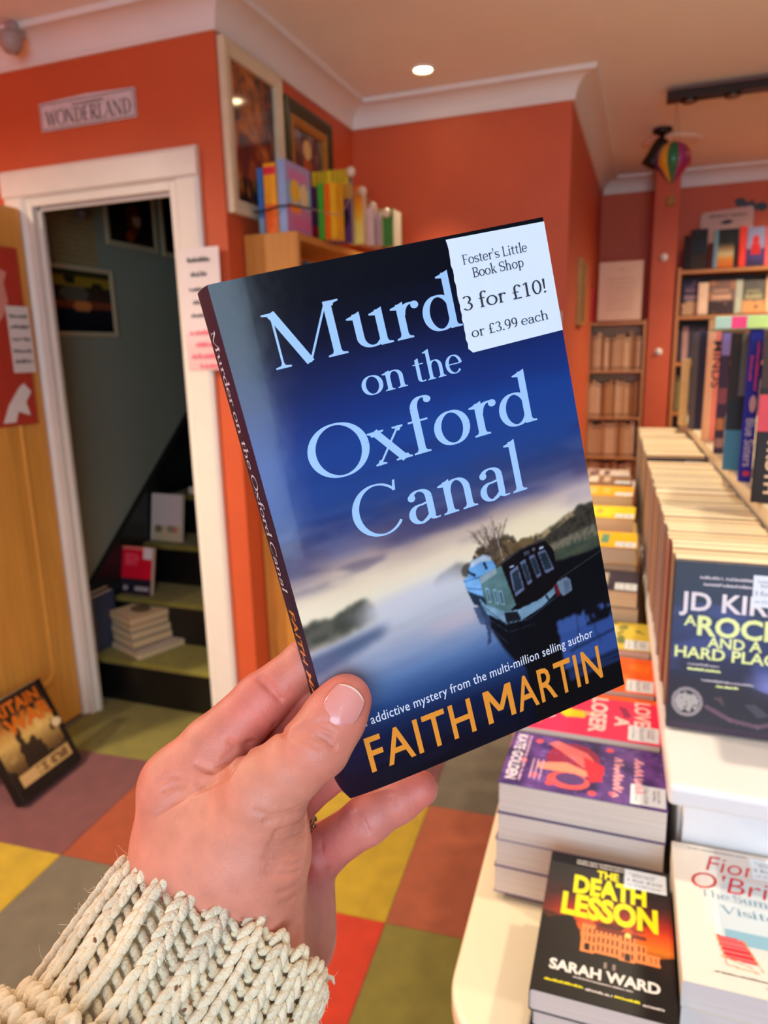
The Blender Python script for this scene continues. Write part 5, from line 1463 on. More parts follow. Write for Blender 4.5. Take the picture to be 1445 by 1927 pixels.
    put(im, mir, (12, 11, 16), .97)
    rg = vnoise(U, V, 1.6, 1.6, 33, 2)
    put(im, (V < 41 - 3 * rg) & (U > 101 + 2 * rg) & (V > 18), (58, 84, 142)); put(im, (V < 34) & (V > 12) & (U > 103), (46, 70, 130), .6)
    put(im, (U > 116) & (V > 33) & (V < 44) & (rg > .42), (14, 14, 20)); put(im, seg(U, V, 106, 25, 129, 27, .7) | seg(U, V, 104, 17, 129, 16.4, .6) | seg(U, V, 108, 14.4, 129, 14, .5), (14, 16, 30), .9)
    for p in ((112, 40, 111, 28), (111, 28, 107, 24), (120, 40, 119.5, 30), (119.5, 30, 121, 24)):
        put(im, seg(U, V, *p, .35), (20, 22, 40), .8)
    im = blur(im, 2)
    # trees behind the boats
    tb_ = vnoise(U, V, 2.0, 2.0, 44, 3)
    put(im, (np.hypot((U - 82) / 10, (V - 75.5) / 6.5) < .75 + .5 * tb_), (94, 72, 44), .92); put(im, (np.hypot((U - 82) / 10, (V - 76) / 7) < .8 + .5 * tb_) & (tb_ > .55), (60, 48, 34), .8); put(im, np.hypot((U - 94.5) / 6, (V - 75) / 4.6) < .7 + .55 * tb_, (96, 74, 42), .9)
    put(im, np.hypot((U - 69.5) / 4, (V - 74) / 3) < .7 + .6 * tb_, (70, 62, 52), .8)
    r2 = np.random.default_rng(8)
    for k in range(13):
        a = math.radians(62 + 62 * k / 12 + r2.uniform(-5, 5)); L = r2.uniform(9, 16); x0_, y0_ = 80.5, 75.0
        x1_, y1_ = x0_ + L * math.cos(a), y0_ + L * math.sin(a); put(im, seg(U, V, x0_, y0_, x1_, y1_, .38), (86, 68, 58), .8)
        for j in range(5):
            f_ = r2.uniform(.45, 1); b_ = a + r2.uniform(-.8, .8); l_ = r2.uniform(2, 5); xs, ys = x0_ + (x1_ - x0_) * f_, y0_ + (y1_ - y0_) * f_
            put(im, seg(U, V, xs, ys, xs + l_ * math.cos(b_), ys + l_ * math.sin(b_), .22), (110, 88, 76), .7)
    im = blur(im, 1)
    land = im.copy()
    # white cruiser
    cr = (112, 160, 200)
    put(im, inpoly(U, V, [(65.2, 71.5), (66, 66), (67, 62.5), (72, 61.0), (77, 63.5), (80.5, 68), (80, 71.4), (73, 70)]), cr); put(im, inpoly(U, V, [(67, 71), (69, 75.8), (75, 76.8), (79.4, 74.6), (80.4, 70.8), (72, 69.6)]), (96, 146, 188))
    put(im, inpoly(U, V, [(69, 75.4), (70, 77.6), (76, 78.4), (79, 76.6), (79, 74.8), (74, 76.2)]), (140, 152, 168)); put(im, inpoly(U, V, [(69.4, 74.6), (70.2, 77), (75.6, 77.8), (78.6, 76.2), (78.4, 74.9), (74.4, 75.9)]), (176, 184, 190), .8)
    put(im, seg(U, V, 68, 73.6, 70.4, 71.2, .9) | seg(U, V, 75.4, 75, 76, 72.4, .9), (24, 28, 36)); put(im, seg(U, V, 65.6, 70.2, 80, 69.6, .5), (50, 84, 120), .8); put(im, seg(U, V, 66, 67.2, 73, 64.4, .5), (60, 90, 126), .8)
    put(im, inpoly(U, V, [(66, 66), (67.4, 60), (71, 57.5), (73, 61), (70, 63)]), (34, 46, 62)); put(im, inpoly(U, V, [(67, 58.5), (68.4, 51), (73, 48.5), (73, 58)]), (52, 68, 96), .85); put(im, seg(U, V, 84, 72, 82.6, 88, .3), (190, 190, 196), .8)
    # narrow boat: roof side, black front with four lights, gunwale, hull
    put(im, inpoly(U, V, [(72.0, 70.0), (80.5, 71.5), (84.5, 71.0), (85.6, 53.5), (80.4, 51.2), (72.6, 57.0)]), (84, 112, 110)); put(im, inpoly(U, V, [(72.2, 69.8), (80.0, 71.4), (80.0, 69), (72.4, 67)]), (150, 158, 160), .7)
    for cx_ in (74.4, 77.4, 79.8):
        put(im, (np.abs(U - cx_) < .75) & (np.abs(V - 60.6 + .55 * (U - 76)) < 3.2), (150, 180, 196), .9); put(im, (np.abs(U - cx_) < .4) & (np.abs(V - 60.6 + .55 * (U - 76)) < 2.5), (60, 84, 96), .9)
    put(im, inpoly(U, V, [(82.4, 71.8), (92.0, 75.0), (103.8, 75.4), (106.6, 71.0), (107.6, 57.0), (97, 52.6), (85.6, 52.4), (84.0, 62)]), (17, 13, 14))
    put(im, seg(U, V, 80.5, 71.6, 92, 75.3, .9) | seg(U, V, 92, 75.3, 103.6, 75.8, .7), (54, 50, 48))
    lt = (104, 112, 142); gl = (36, 48, 58)
    for q in ([(85.4, 67.8), (89.6, 69.4), (90.6, 58.4), (85.8, 56.8)], [(90.8, 70.2), (93.4, 70.8), (94.6, 60.4), (92.4, 59.6)], [(95.2, 71.2), (97.8, 71.6), (99.4, 61.8), (97.0, 61.0)], [(99.4, 71.8), (103.2, 71.8), (105.6, 62.2), (101.2, 61.8)]):
        c_ = np.mean(q, 0); put(im, inpoly(U, V, q), lt); put(im, inpoly(U, V, [tuple(c_ + (np.array(p) - c_) * .74) for p in q]), gl)
    put(im, (np.hypot(U - 98, V - 73.4) < .8), (120, 120, 126), .8); put(im, (np.abs(U - 94.6) < 1.3) & (np.abs(V - 73) < .8), (70, 70, 80)); put(im, (np.abs(U - 87) < 1) & (np.abs(V - 69.6) < .5) | (np.abs(U - 101.6) < 1) & (np.abs(V - 73.0) < .5), (190, 206, 220))
    put(im, inpoly(U, V, [(70.2, 61.8), (72.4, 58.0), (80.2, 52.2), (86, 51.2), (97, 52.2), (105, 55.4), (105.2, 52.6), (97, 48.6), (86.5, 46.2), (79.4, 47.4), (72.2, 54), (70.4, 59)]), (120, 152, 170)); put(im, inpoly(U, V, [(79.6, 52.0), (85.4, 50.6), (86.4, 46.4), (79.6, 47.6)]), (24, 26, 32)); put(im, seg(U, V, 99.6, 52.4, 100.8, 49.6, .8), (30, 24, 28))
    put(im, inpoly(U, V, [(105.2, 56.6), (110.2, 57.4), (112, 55.6), (112.2, 50.8), (107.4, 49.6), (106.2, 51.6)]), (128, 146, 164)); put(im, inpoly(U, V, [(108.4, 56.4), (111.4, 55.6), (111.6, 51.2), (108.6, 50.4)]), (106, 124, 146)); put(im, inpoly(U, V, [(103.8, 55.6), (105.4, 56.2), (106.4, 50.6), (104.4, 50.2)]), (110, 26, 34))
    put(im, seg(U, V, 70.4, 58.4, 79.4, 47, .5) | seg(U, V, 79.4, 47, 90, 45.6, .4) | seg(U, V, 90, 45.6, 104, 50.4, .4), (64, 80, 96), .8); put(im, seg(U, V, 72, 52.2, 79.6, 43.4, .35) | seg(U, V, 79.6, 43.4, 92, 42.6, .3) | seg(U, V, 73, 47, 78.5, 38.6, .35), (54, 62, 82), .7)
    put(im, seg(U, V, 107, 57.5, 129, 63, .35), (120, 112, 110), .7)
    drawn = (np.abs(im - land).sum(-1) > 2)
    sh = .80 + .36 * vnoise(U, V, 5, 4, 90, 4)
    sh = sh * (1.06 - .16 * sstep(78, 108, U))
    im[:] = np.where(drawn[..., None], im * np.clip(sh, .45, 1.15)[..., None], im)
    put(im, inpoly(U, V, [(70.6, 52), (72.4, 47), (71.4, 42), (69.4, 41), (70.6, 46)]) & (rg > .35), (44, 56, 90), .8)
    im = blur(im, 1)
    return im
M_HERO = print_mat('hero_gloss_cover', rough=.20, coat=.10, bump=.16, bscale=38, spec=.32)
xs_ = np.concatenate([np.linspace(0, .012, 40)[:-1], np.linspace(.012, HW, 336)])
ys_ = np.linspace(0, HH, 560)
sheet('front_cover', xs_, ys_, lambda U, V: art_canal(U * 1000, V * 1000), M_HERO, hero, zf=hz)
# back cover, spine and page block
zs0 = float(hz(0.0, 0))
sp_ = []
SKEW = -.0019       # the spine of the read-through paperback leans out towards the back
for k in range(9):
    t_ = k / 8
    sp_.append((SKEW * t_ - .0005 * math.sin(math.pi * t_), zs0 + (-HT + .0006) * t_))
vv, ff = [], []
for j, y_ in enumerate(np.linspace(0, HH, 24)):
    vv += [(x_, y_, z_) for x_, z_ in sp_]
ff = [(j * 9 + k, j * 9 + k + 1, (j + 1) * 9 + k + 1, (j + 1) * 9 + k) for j in range(23) for k in range(8)]
spn = mesh('spine', vv, ff, mat('hero_spine', (26, 24, 52), rough=.5, var=.2, scale=30, spec=.25), hero, smooth=True)
zb = sp_[-1][1]
MB().box(SKEW, HW, 0, HH, zb - .0004, zb).build('back_cover', mat('hero_back', (20, 20, 40), rough=.25, coat=.3), hero)
pv = [(SKEW + .0006, zb + .0003), (HW - .0008, zb + .0003), (HW - .0008, float(hz(HW, 0)) - .0004), (HW * .5, float(hz(HW * .5, 0)) - .0004), (.02, float(hz(.02, 0)) - .0004), (.010, float(hz(.010, 0)) - .0004), (.004, float(hz(.004, 0)) - .0004), (.0006, zs0 - .0004)]
MB().prism([(x_, z_) for x_, z_ in pv], .0008, HH - .0008, axis=1).build('pages', page((214, 200, 182)), hero)
MB().prism([(0, float(hz(0, 0)) - .0003), (.003, float(hz(.003, 0)) - .0003), (.008, float(hz(.008, 0)) - .0003), (.016, float(hz(.016, 0)) - .0003), (.03, float(hz(.03, 0)) - .0003), (HW * .5, float(hz(HW * .5, 0)) - .0003), (HW, float(hz(HW, 0)) - .0003)] + [(HW, float(hz(HW, 0)) - .00005), (HW * .5, float(hz(HW * .5, 0)) - .00005), (.03, float(hz(.03, 0)) - .00005), (.016, float(hz(.016, 0)) - .00005), (.008, float(hz(.008, 0)) - .00005), (.003, float(hz(.003, 0)) - .00005), (0, float(hz(0, 0)) - .00005)], 0, HH, axis=1).build('cover_board', mat('cover_board_white', (222, 206, 190), rough=.6), hero)
# lettering
M_TITLE = mat('title_ink', (170, 206, 246), rough=.22, coat=.25)
M_ORANGE = mat('author_ink', (240, 150, 50), rough=.25, coat=.2)
M_TAG = mat('tagline_ink', (226, 228, 236), rough=.25)
def hero_letters(name, geo, m_, lift=.00006):
    return letters(name, (geo[0] * .001,) + tuple(geo[1:]), m_, hero, lift=lift, zf=hz)
kt = dict(thick=.132, thin=.036, serif=.085)
def title(txt, x0, x1, base, cap, **kw):
    return fit_serif(txt, x0, x1, base, cap, **{**kt, **kw})
# "Murder": the last two letters run under the sticker
gM = title('Murd', 14.4, 87.2, 166, 18.8, track=.03)
hero_letters('title_first_line', join_geo(gM, title('er', 87.8, 107, 166, 18.8)), M_TITLE)
hero_letters('title_second_line', join_geo(title('on', 43.2, 60.6, 149.6, 10.2, thick=.13), title('the', 64.0, 83.6, 149.6, 10.2, thick=.13)), M_TITLE)
hero_letters('title_third_line', title('Oxford', 17.8, 110.6, 124, 19.0, track=.02), M_TITLE)
hero_letters('title_fourth_line', title('Canal', 28.2, 100.4, 98.4, 19.2, track=.02), M_TITLE)
hero_letters('tagline', fit_text(text_geo('An addictive mystery from the multi-million selling author', .004, 1.05), 8.6, 117.8, 27.3, 3.9), M_TAG)
def cap_m(x0, x1, y, c):
    w_, h_ = x1 - x0, c; st_ = .157 * c
    q = [[(0, 0), (st_, 0), (st_, h_), (0, h_)], [(w_ - st_, 0), (w_, 0), (w_, h_), (w_ - st_, h_)], [(0, h_), (st_ * 1.15, h_), (w_ / 2 + st_ * .5, h_ * .28), (w_ / 2 - st_ * .5, h_ * .28)], [(w_ - st_ * 1.15, h_), (w_, h_), (w_ / 2 + st_ * .5, h_ * .28), (w_ / 2 - st_ * .5, h_ * .28)]]
    V_ = np.array([p for r in q for p in r]) + [x0, y]
    return V_, [tuple(range(4 * k, 4 * k + 4)) for k in range(4)], np.repeat(np.arange(4), 4)
hero_letters('author_name', join_geo(cap_m(62.6, 75.6, 7.8, 14.6), fit_text(text_geo('FAITH', .010, 1.08), 10.8, 56.8, 7.8, 14.6), fit_text(text_geo('ARTIN', .010, 1.08), 77.2, 119.2, 7.8, 14.6)), M_ORANGE)
sticker(hero, 87.2, 155.4, 41.8, 41.4, 0.0, zf=hz, fine=True, lift=.00022)
# spine lettering, running down from the head
def spine_letters(name, geo, m_):
    co = geo[0] * .001
    zz = zb + .0048 + co[:, 1]; tt_ = (zs0 - zz) / (zs0 - zb)
    p = np.column_stack([SKEW * tt_ - .0005 * np.sin(math.pi * tt_) - .00008 - ((geo[2] % 97) * 2e-6 if len(geo) > 2 else 0), HH - co[:, 0], zz])
    return mesh(name, p, geo[1], m_, spn)
spine_letters('spine_title', fit_serif('Murder on the Oxford Canal', 14, 112, 0, 6.2, thick=.13, thin=.05, serif=.07), M_TAG)
spine_letters('spine_author', fit_text(text_geo('FAITH MARTIN', .01), 120, 176, 0, 6.0), M_ORANGE)
# ================================================================== the hand and knitted sleeve
def surface_nets(fv, lo, h):
    """fv: scalar field on a regular grid (negative inside); returns verts, quads"""
    nx, ny, nz = fv.shape
    s = fv < 0
    acc = np.zeros((nx - 1, ny - 1, nz - 1, 3)); cnt = np.zeros((nx - 1, ny - 1, nz - 1))
    corner = [(i, j, k) for i in (0, 1) for j in (0, 1) for k in (0, 1)]
    def sub(a, c):
        return a[c[0]:nx - 1 + c[0], c[1]:ny - 1 + c[1], c[2]:nz - 1 + c[2]]
    for c in corner:
        for ax in range(3):
            if c[ax] == 1:
                continue
            d = list(c); d[ax] = 1; d = tuple(d)
            a, b = sub(fv, c), sub(fv, d)
            cr = sub(s, c) != sub(s, d)
            t = np.where(cr, a / np.where(cr, a - b, 1.0), 0)
            for q in range(3):
                acc[..., q] += np.where(cr, (c[q] + (t if q == ax else 0)), 0)
            cnt += cr
    act = cnt > 0
    idx = -np.ones(act.shape, int); idx[act] = np.arange(act.sum())
    ijk = np.argwhere(act)
    V = (ijk + acc[act] / cnt[act][:, None]) * h + lo
    Q = []
    for ax in range(3):
        b, c = (ax + 1) % 3, (ax + 2) % 3
        sl0 = [slice(None)] * 3; sl1 = [slice(None)] * 3
        sl0[ax] = slice(0, -1); sl1[ax] = slice(1, None)
        e = s[tuple(sl0)] != s[tuple(sl1)]
        P = np.argwhere(e)
        P = P[(P[:, b] > 0) & (P[:, c] > 0) & (P[:, b] < fv.shape[b] - 1) & (P[:, c] < fv.shape[c] - 1)]
        ins = s[tuple(P.T)]
        def cell(db, dc):
            q = P.copy(); q[:, b] -= db; q[:, c] -= dc
            return idx[tuple(q.T)]
        quad = np.stack([cell(1, 1), cell(0, 1), cell(0, 0), cell(1, 0)], -1)
        quad[~ins] = quad[~ins][:, ::-1]
        Q.append(quad)
    return V, np.vstack(Q)
nC = np.cross(cTR - cTL, cTL - cBL); nC /= np.linalg.norm(nC)
if nC[2] > 0: nC = -nC
def cpt(px_, py_, d):
    return np.array([(px_ - CX) / F_PX * d, (py_ - CY) / F_PX * d, d])
def cfront(px_, py_, dist):
    """point of that pixel whose signed distance from the cover plane is dist (positive towards the lens)"""
    q = np.array([(px_ - CX) / F_PX, (py_ - CY) / F_PX, 1.0])
    return q * ((dist + cTL @ nC) / (q @ nC))
def cback(px_, py_, r):
    return cfront(px_, py_, -(HT + .0006 + r))
H_RES = .00070
HLO = np.array([-.118, .030, .222]); HHI = np.array([.052, .215, .372])
GP = None       # points where the field is being evaluated
def cone(a, b, ra, rb):
    """capsule whose radius runs from ra to rb"""
    a = np.asarray(a, np.float32); b = np.asarray(b, np.float32)
    ab = b - a
    q = GP - a
    t = np.clip((q @ ab) / float(ab @ ab), 0, 1)
    q = q - t[:, None] * ab
    return np.sqrt(np.einsum('ij,ij->i', q, q)) - (ra + (rb - ra) * t)
def ball(c, r, s=(1, 1, 1)):
    q = (GP - np.asarray(c, np.float32)) / np.asarray(s, np.float32)
    return (np.sqrt((q * q).sum(-1)) - r) * min(s)
def smin(a, b, k):
    h = np.clip(.5 + .5 * (b - a) / k, 0, 1)
    return b + (a - b) * h - k * h * (1 - h)
def chain(pts, k=.003):
    d = None
    for (p, r), (q, r2) in zip(pts[:-1], pts[1:]):
        c = cone(p, q, r, r2); d = c if d is None else smin(d, c, k)
    return d
CA0 = cpt(428, 1728, .292); CAD = np.array([-.042, .0636, -.0600])     # wrist inside the cuff, and the way back along the forearm
# joints: picture position, distance from the lens, radius
I0, I1 = cpt(345, 1484, .289), cpt(402, 1412, .290)
I2, I3, I4 = cpt(492, 1318, .291), cback(577, 1248, .0094), cback(676, 1165, .0080)
M0, M1, M2, M3, M4 = cpt(372, 1545, .311), cpt(440, 1462, .310), cpt(512, 1392, .309), cback(598, 1318, .0093), cback(700, 1240, .008)
R0, R1, R2, R3, R4 = cpt(425, 1600, .326), cpt(540, 1522, .317), cpt(606, 1458, .312), cback(672, 1408, .009), cback(748, 1352, .0075)
K0, K1, K2, K3, K4 = cpt(500, 1650, .334), cpt(606, 1600, .324), cpt(690, 1543, .316), cpt(750, 1506, .314), cpt(792, 1484, .313)
T0, T1, T1b = cpt(440, 1600, .283), cpt(500, 1486, .2645), cpt(548, 1444, .2600)
T2, T2b, T3 = cfront(596, 1402, .0120), cfront(627, 1354, .0102), cfront(650, 1318, .0088)
def hand_field():
    index_ = chain([(I0, .0168), (I1, .0138), (I2, .0110), (I3, .0096), (I4, .0080)])
    middle = chain([(M0, .0168), (M1, .0128), (M2, .0108), (M3, .0095), (M4, .0082)])
    ringf = chain([(R0, .0160), (R1, .0106), (R2, .0099), (R3, .0090), (R4, .0078)])
    pinky = chain([(K0, .0150), (K1, .0110), (K2, .0101), (K3, .0090), (K4, .0076)], .004)
    thumb = chain([(T0, .0215), (T1, .0142), (T1b, .0120), (T2, .0116), (T2b, .0108), (T3, .0096)], .004)
    thumb = smin(thumb, ball(cfront(634, 1342, .0072), .0098), .004)
    palm = chain([(I0, .0165), (cpt(352, 1600, .287), .0195), (cpt(365, 1720, .287), .0215)], .01)
    for q in ([(M0, .0160), (cpt(420, 1660, .302), .021), (CA0 + .05 * CAD, .027)],
              [(R0, .0155), (cpt(480, 1690, .315), .021), (CA0 + .1 * CAD + np.array([.008, .006, .008]), .025)],
              [(K0, .0148), (cpt(538, 1668, .323), .0190), (cpt(533, 1760, .316), .0205), (CA0 + .25 * CAD + np.array([.012, .008, .010]), .024)],
              [(cpt(496, 1500, .267), .0130), (cpt(470, 1590, .276), .0215), (cpt(455, 1690, .284), .0225), (CA0 + .15 * CAD, .027)],
              [(cpt(412, 1510, .281), .0150), (cpt(402, 1590, .281), .0205), (cpt(400, 1700, .286), .022)],
              [(cpt(405, 1700, .290), .026), (CA0 + .1 * CAD, .029), (CA0 + .75 * CAD, .028)],
              [(cpt(470, 1730, .302), .026), (CA0 + .2 * CAD, .029), (CA0 + .75 * CAD, .028)]):
        palm = smin(palm, chain(q, .01), .011)
    field = None
    for fg, k in ((index_, .007), (middle, .006), (ringf, .005), (pinky, .006), (thumb, .010)):
        g = smin(palm, fg, k)
        field = g if field is None else smin(field, g, .0012)
    return field
# skin folds: shallow grooves along lines on the surface
FOLDS = ((((300, 1470), (318, 1462), (340, 1462)), .0012, .0004), (((310, 1486), (330, 1478), (352, 1480)), .0012, .0004), (((560, 1520), (535, 1530), (505, 1532), (480, 1526)), .0010, .0004), (((575, 1552), (548, 1566), (515, 1574)), .0009, .0004), (((574, 1584), (545, 1596), (505, 1598)), .0009, .0004), (((566, 1622), (535, 1630), (505, 1626)), .0009, .0004), (((552, 1690), (530, 1694)), .0010, .0004), (((440, 1410), (420, 1432), (398, 1446)), .0010, .0005), (((600, 1356), (622, 1358), (640, 1366)), .0007, .0004), (((488, 1278), (510, 1298), (527, 1316)), .0011, .0008),
                   (((495, 1272), (518, 1290)), .0008, .0005),
                   (((516, 1365), (535, 1383)), .0010, .0007),
                   (((470, 1400), (455, 1422), (430, 1455), (405, 1468), (380, 1476)), .0018, .0014),
                   (((430, 1395), (445, 1402), (466, 1404)), .0010, .0007),
                   (((372, 1440), (400, 1452), (430, 1452)), .0011, .0006),
                   (((556, 1376), (580, 1384), (606, 1392), (628, 1404)), .0011, .0008), (((566, 1368), (592, 1376), (622, 1390)), .0009, .0006), (((552, 1388), (578, 1396), (604, 1408)), .0009, .0005), (((575, 1360), (600, 1364), (628, 1376)), .0008, .0004),
                   (((578, 1516), (556, 1530), (530, 1540), (500, 1546)), .0011, .0007), (((576, 1538), (550, 1554), (520, 1566)), .0011, .0006), (((576, 1566), (545, 1580), (510, 1586)), .0012, .0006), (((572, 1600), (540, 1610), (500, 1612)), .0012, .0005),
                   (((560, 1640), (530, 1646), (500, 1640)), .0011, .0004), (((558, 1668), (525, 1676)), .0011, .0004),
                   (((345, 1500), (320, 1512), (300, 1530)), .0016, .0004), (((398, 1476), (360, 1492), (330, 1506)), .0014, .0005),
                   (((672, 1528), (684, 1545), (694, 1566)), .0010, .0006), (((664, 1532), (676, 1550)), .0008, .0004), (((738, 1500), (746, 1514)), .0008, .0004),
                   (((585, 1560), (605, 1590), (622, 1640)), .0012, .0005))
def on_skin(px_, py_):
    """first place where the ray of that pixel meets the hand"""
    global GP
    ds = np.arange(.225, .36, .0008)
    GP = np.array([cpt(px_, py_, d) for d in ds], np.float32)
    v = hand_field()
    return GP[np.argmax(v < 0)].copy()
FOLDS3 = [([on_skin(*p) for p in pts], wd, am) for pts, wd, am in FOLDS]
def full_field(P):
    global GP
    GP = P.astype(np.float32)
    f_ = hand_field()
    for pts, wd, am in FOLDS3:
        d = None
        for a, b in zip(pts[:-1], pts[1:]):
            c = cone(a, b, 0, 0); d = c if d is None else np.minimum(d, c)
        f_ = f_ + 2.1 * am * np.exp(-(d / wd) ** 2)
    return f_
# coarse pass finds the shell near the skin; only that shell is evaluated finely
KC = 4
nf_ = (np.ceil((HHI - HLO) / H_RES / KC).astype(int)) * KC
nc_ = nf_ // KC
ctr = np.stack(np.meshgrid(*[HLO[i] + (np.arange(nc_[i]) + .5) * KC * H_RES for i in range(3)], indexing='ij'), -1)
GP = ctr.reshape(-1, 3).astype(np.float32)
fc = hand_field().reshape(nc_)
fine = np.repeat(np.repeat(np.repeat(fc, KC, 0), KC, 1), KC, 2).astype(np.float64)
act_ = np.repeat(np.repeat(np.repeat(np.abs(fc) < .0062, KC, 0), KC, 1), KC, 2)
ai = np.argwhere(act_)
fine[act_] = full_field(ai * H_RES + HLO)
fine[[0, -1]] = .01; fine[:, [0, -1]] = .01; fine[:, :, [0, -1]] = .01
HV, HQ = surface_nets(fine, HLO, H_RES)
# relax the net a little so no grid steps are left
ed = np.vstack([HQ[:, [0, 1]], HQ[:, [1, 2]], HQ[:, [2, 3]], HQ[:, [3, 0]]])
deg = np.bincount(ed.ravel(), minlength=len(HV)).astype(float)
for it in range(2):
    s_ = np.stack([np.bincount(ed[:, 0], HV[ed[:, 1], q], len(HV)) + np.bincount(ed[:, 1], HV[ed[:, 0], q], len(HV)) for q in range(3)], -1) / deg[:, None]
    HV = HV + (s_ - HV) * (.55 if it % 2 == 0 else .35)
def inside_cut(V):      # keep what the cuff does not swallow; the arm ends inside the sleeve
    return V
M_SKIN = bpy.data.materials.new('skin'); M_SKIN.use_nodes = True
nt = M_SKIN.node_tree; bs = nt.nodes['Principled BSDF']
at_ = nt.nodes.new('ShaderNodeAttribute'); at_.attribute_name = 'tone'
tcn = nt.nodes.new('ShaderNodeTexCoord')
nz1 = nt.nodes.new('ShaderNodeTexNoise'); nz1.inputs['Scale'].default_value = 90; nz1.inputs['Detail'].default_value = 6
nz2 = nt.nodes.new('ShaderNodeTexNoise'); nz2.inputs['Scale'].default_value = 900; nz2.inputs['Detail'].default_value = 3
vo = nt.nodes.new('ShaderNodeTexVoronoi'); vo.inputs['Scale'].default_value = 1100; vo.feature = 'DISTANCE_TO_EDGE'
mpn = nt.nodes.new('ShaderNodeMapping'); mpn.inputs['Scale'].default_value = (1, 1, 1)
for n_ in (nz1, nz2, vo): nt.links.new(tcn.outputs['Object'], n_.inputs['Vector'])
mr_ = nt.nodes.new('ShaderNodeMapRange'); mr_.inputs['From Min'].default_value = .3; mr_.inputs['From Max'].default_value = .7; mr_.inputs['To Min'].default_value = .88; mr_.inputs['To Max'].default_value = 1.10
nt.links.new(nz1.outputs['Fac'], mr_.inputs['Value'])
ml = nt.nodes.new('ShaderNodeVectorMath'); ml.operation = 'SCALE'
nt.links.new(at_.outputs['Color'], ml.inputs[0]); nt.links.new(mr_.outputs[0], ml.inputs['Scale']); nt.links.new(ml.outputs[0], bs.inputs['Base Color'])
ad = nt.nodes.new('ShaderNodeMath'); ad.operation = 'MULTIPLY_ADD'; ad.inputs[1].default_value = .5
nt.links.new(vo.outputs['Distance'], ad.inputs[0]); nt.links.new(nz2.outputs['Fac'], ad.inputs[2])
bpn = nt.nodes.new('ShaderNodeBump'); bpn.inputs['Strength'].default_value = .34; bpn.inputs['Distance'].default_value = .0006
nt.links.new(ad.outputs[0], bpn.inputs['Height']); nt.links.new(bpn.outputs[0], bs.inputs['Normal'])
bs.inputs['Roughness'].default_value = .46; bs.inputs['Specular IOR Level'].default_value = .4
bs.inputs['Subsurface Weight'].default_value = .25; bs.inputs['Subsurface Radius'].default_value = (1.0, .35, .2); bs.inputs['Subsurface Scale'].default_value = .0035
person = thing('person', "person's left hand in a cream knitted sleeve holding up the paperback", 'person', tuple(float(q) for q in cam2w(cpt(434, 1725, .29))))
porg = np.array(person.location)
def to_local(cv):
    return cam2w(cv) - porg
me = bpy.data.meshes.new('hand')
W_ = to_local(HV)
me.vertices.add(len(W_)); me.vertices.foreach_set('co', W_.ravel())
me.loops.add(HQ.size); me.loops.foreach_set('vertex_index', HQ.ravel().astype(np.int32))
me.polygons.add(len(HQ)); me.polygons.foreach_set('loop_start', np.arange(0, HQ.size, 4))
me.update(calc_edges=True); me.validate()
me.polygons.foreach_set('use_smooth', np.ones(len(me.polygons), bool))
# skin tone: rosier at fingertips and joints; palm-side shade painted in as mauve
base = np.array((220, 138, 112.)); rosy = np.array((220, 108, 98.)); pale = np.array((226, 156, 126.)); mauve = np.array((208, 122, 114.))
tone = np.tile(base, (len(HV), 1))
def blend(c, r, col, a):
    global tone
    w2 = (np.exp(-(np.linalg.norm(HV - c, axis=1) / r) ** 2) * a)[:, None]
    tone = tone * (1 - w2) + col * w2
blend(T3, .012, rosy, .8); blend(T2, .010, rosy, .35); blend(I2, .018, rosy, .7); blend(K4, .014, rosy, .8); blend(K2, .016, mauve, .6); blend(M2, .018, rosy, .8); blend(R2, .02, rosy, .8)
blend(I0, .016, rosy, .45); blend(cpt(540, 1650, .31), .03, mauve, .8); blend(cpt(390, 1560, .262), .02, pale, .5); blend(cpt(520, 1470, .252), .014, pale, .5); blend(cpt(606, 1600, .31), .014, rosy, .5)
ca = me.color_attributes.new('tone', 'FLOAT_COLOR', 'POINT')
cc = np.ones((len(HV), 4)); cc[:, :3] = lin(tone / 255.0); ca.data.foreach_set('color', cc.ravel())
me.materials.append(M_SKIN)
hand = obj('hand', me, person)

# thumbnail: a curved plate bedded in the thumb tip ----------------------------
ax_t = T3 - T2; ax_t /= np.linalg.norm(ax_t)
nail_c = T2b + (T3 - T2b) * .62
out = -nail_c / np.linalg.norm(nail_c) + .10 * nC; out -= ax_t * (out @ ax_t); out /= np.linalg.norm(out)
side = np.cross(out, ax_t)
nv, nf = [], []
NU, NV_ = 18, 20
for j in range(NV_):
    t_ = j / (NV_ - 1)
    L = -.0070 + .0148 * t_
    wmax = .0066 * (1 - .10 * abs(2 * t_ - 1) ** 2)
    for i in range(NU):
        s_ = 2 * i / (NU - 1) - 1
        Lr = L
        if t_ > .5: Lr = L - (.0022 * s_ * s_) * (t_ - .5) * 2
        else: Lr = L + (.0020 * s_ * s_) * (.5 - t_) * 2
        x_ = s_ * wmax
        hh = math.sqrt(max(.0092 ** 2 - x_ * x_, 0)) + .0024 - .0023 * t_ * t_ - .0012 * (1 - t_) ** 8
        nv.append(nail_c + ax_t * Lr + side * x_ + out * hh)
nv = np.array(nv)
nf = [(j * NU + i, j * NU + i + 1, (j + 1) * NU + i + 1, (j + 1) * NU + i) for j in range(NV_ - 1) for i in range(NU - 1)]
nl = mesh('thumbnail', to_local(nv), nf, mat('nail', (230, 150, 138), rough=.2, var=.04, scale=120, coat=.3), person, smooth=True)
so_ = nl.modifiers.new('thickness', 'SOLIDIFY'); so_.thickness = .0005; so_.offset = -1
# pale free edge of the nail
fe = [nv[(NV_ - 1) * NU + i] + out * .00025 for i in range(1, NU - 1)]
MB().tube([to_local(q) for q in fe], .00042, 6).build('nail_edge', mat('nail_tip', (236, 206, 186), rough=.35), nl, smooth=True)

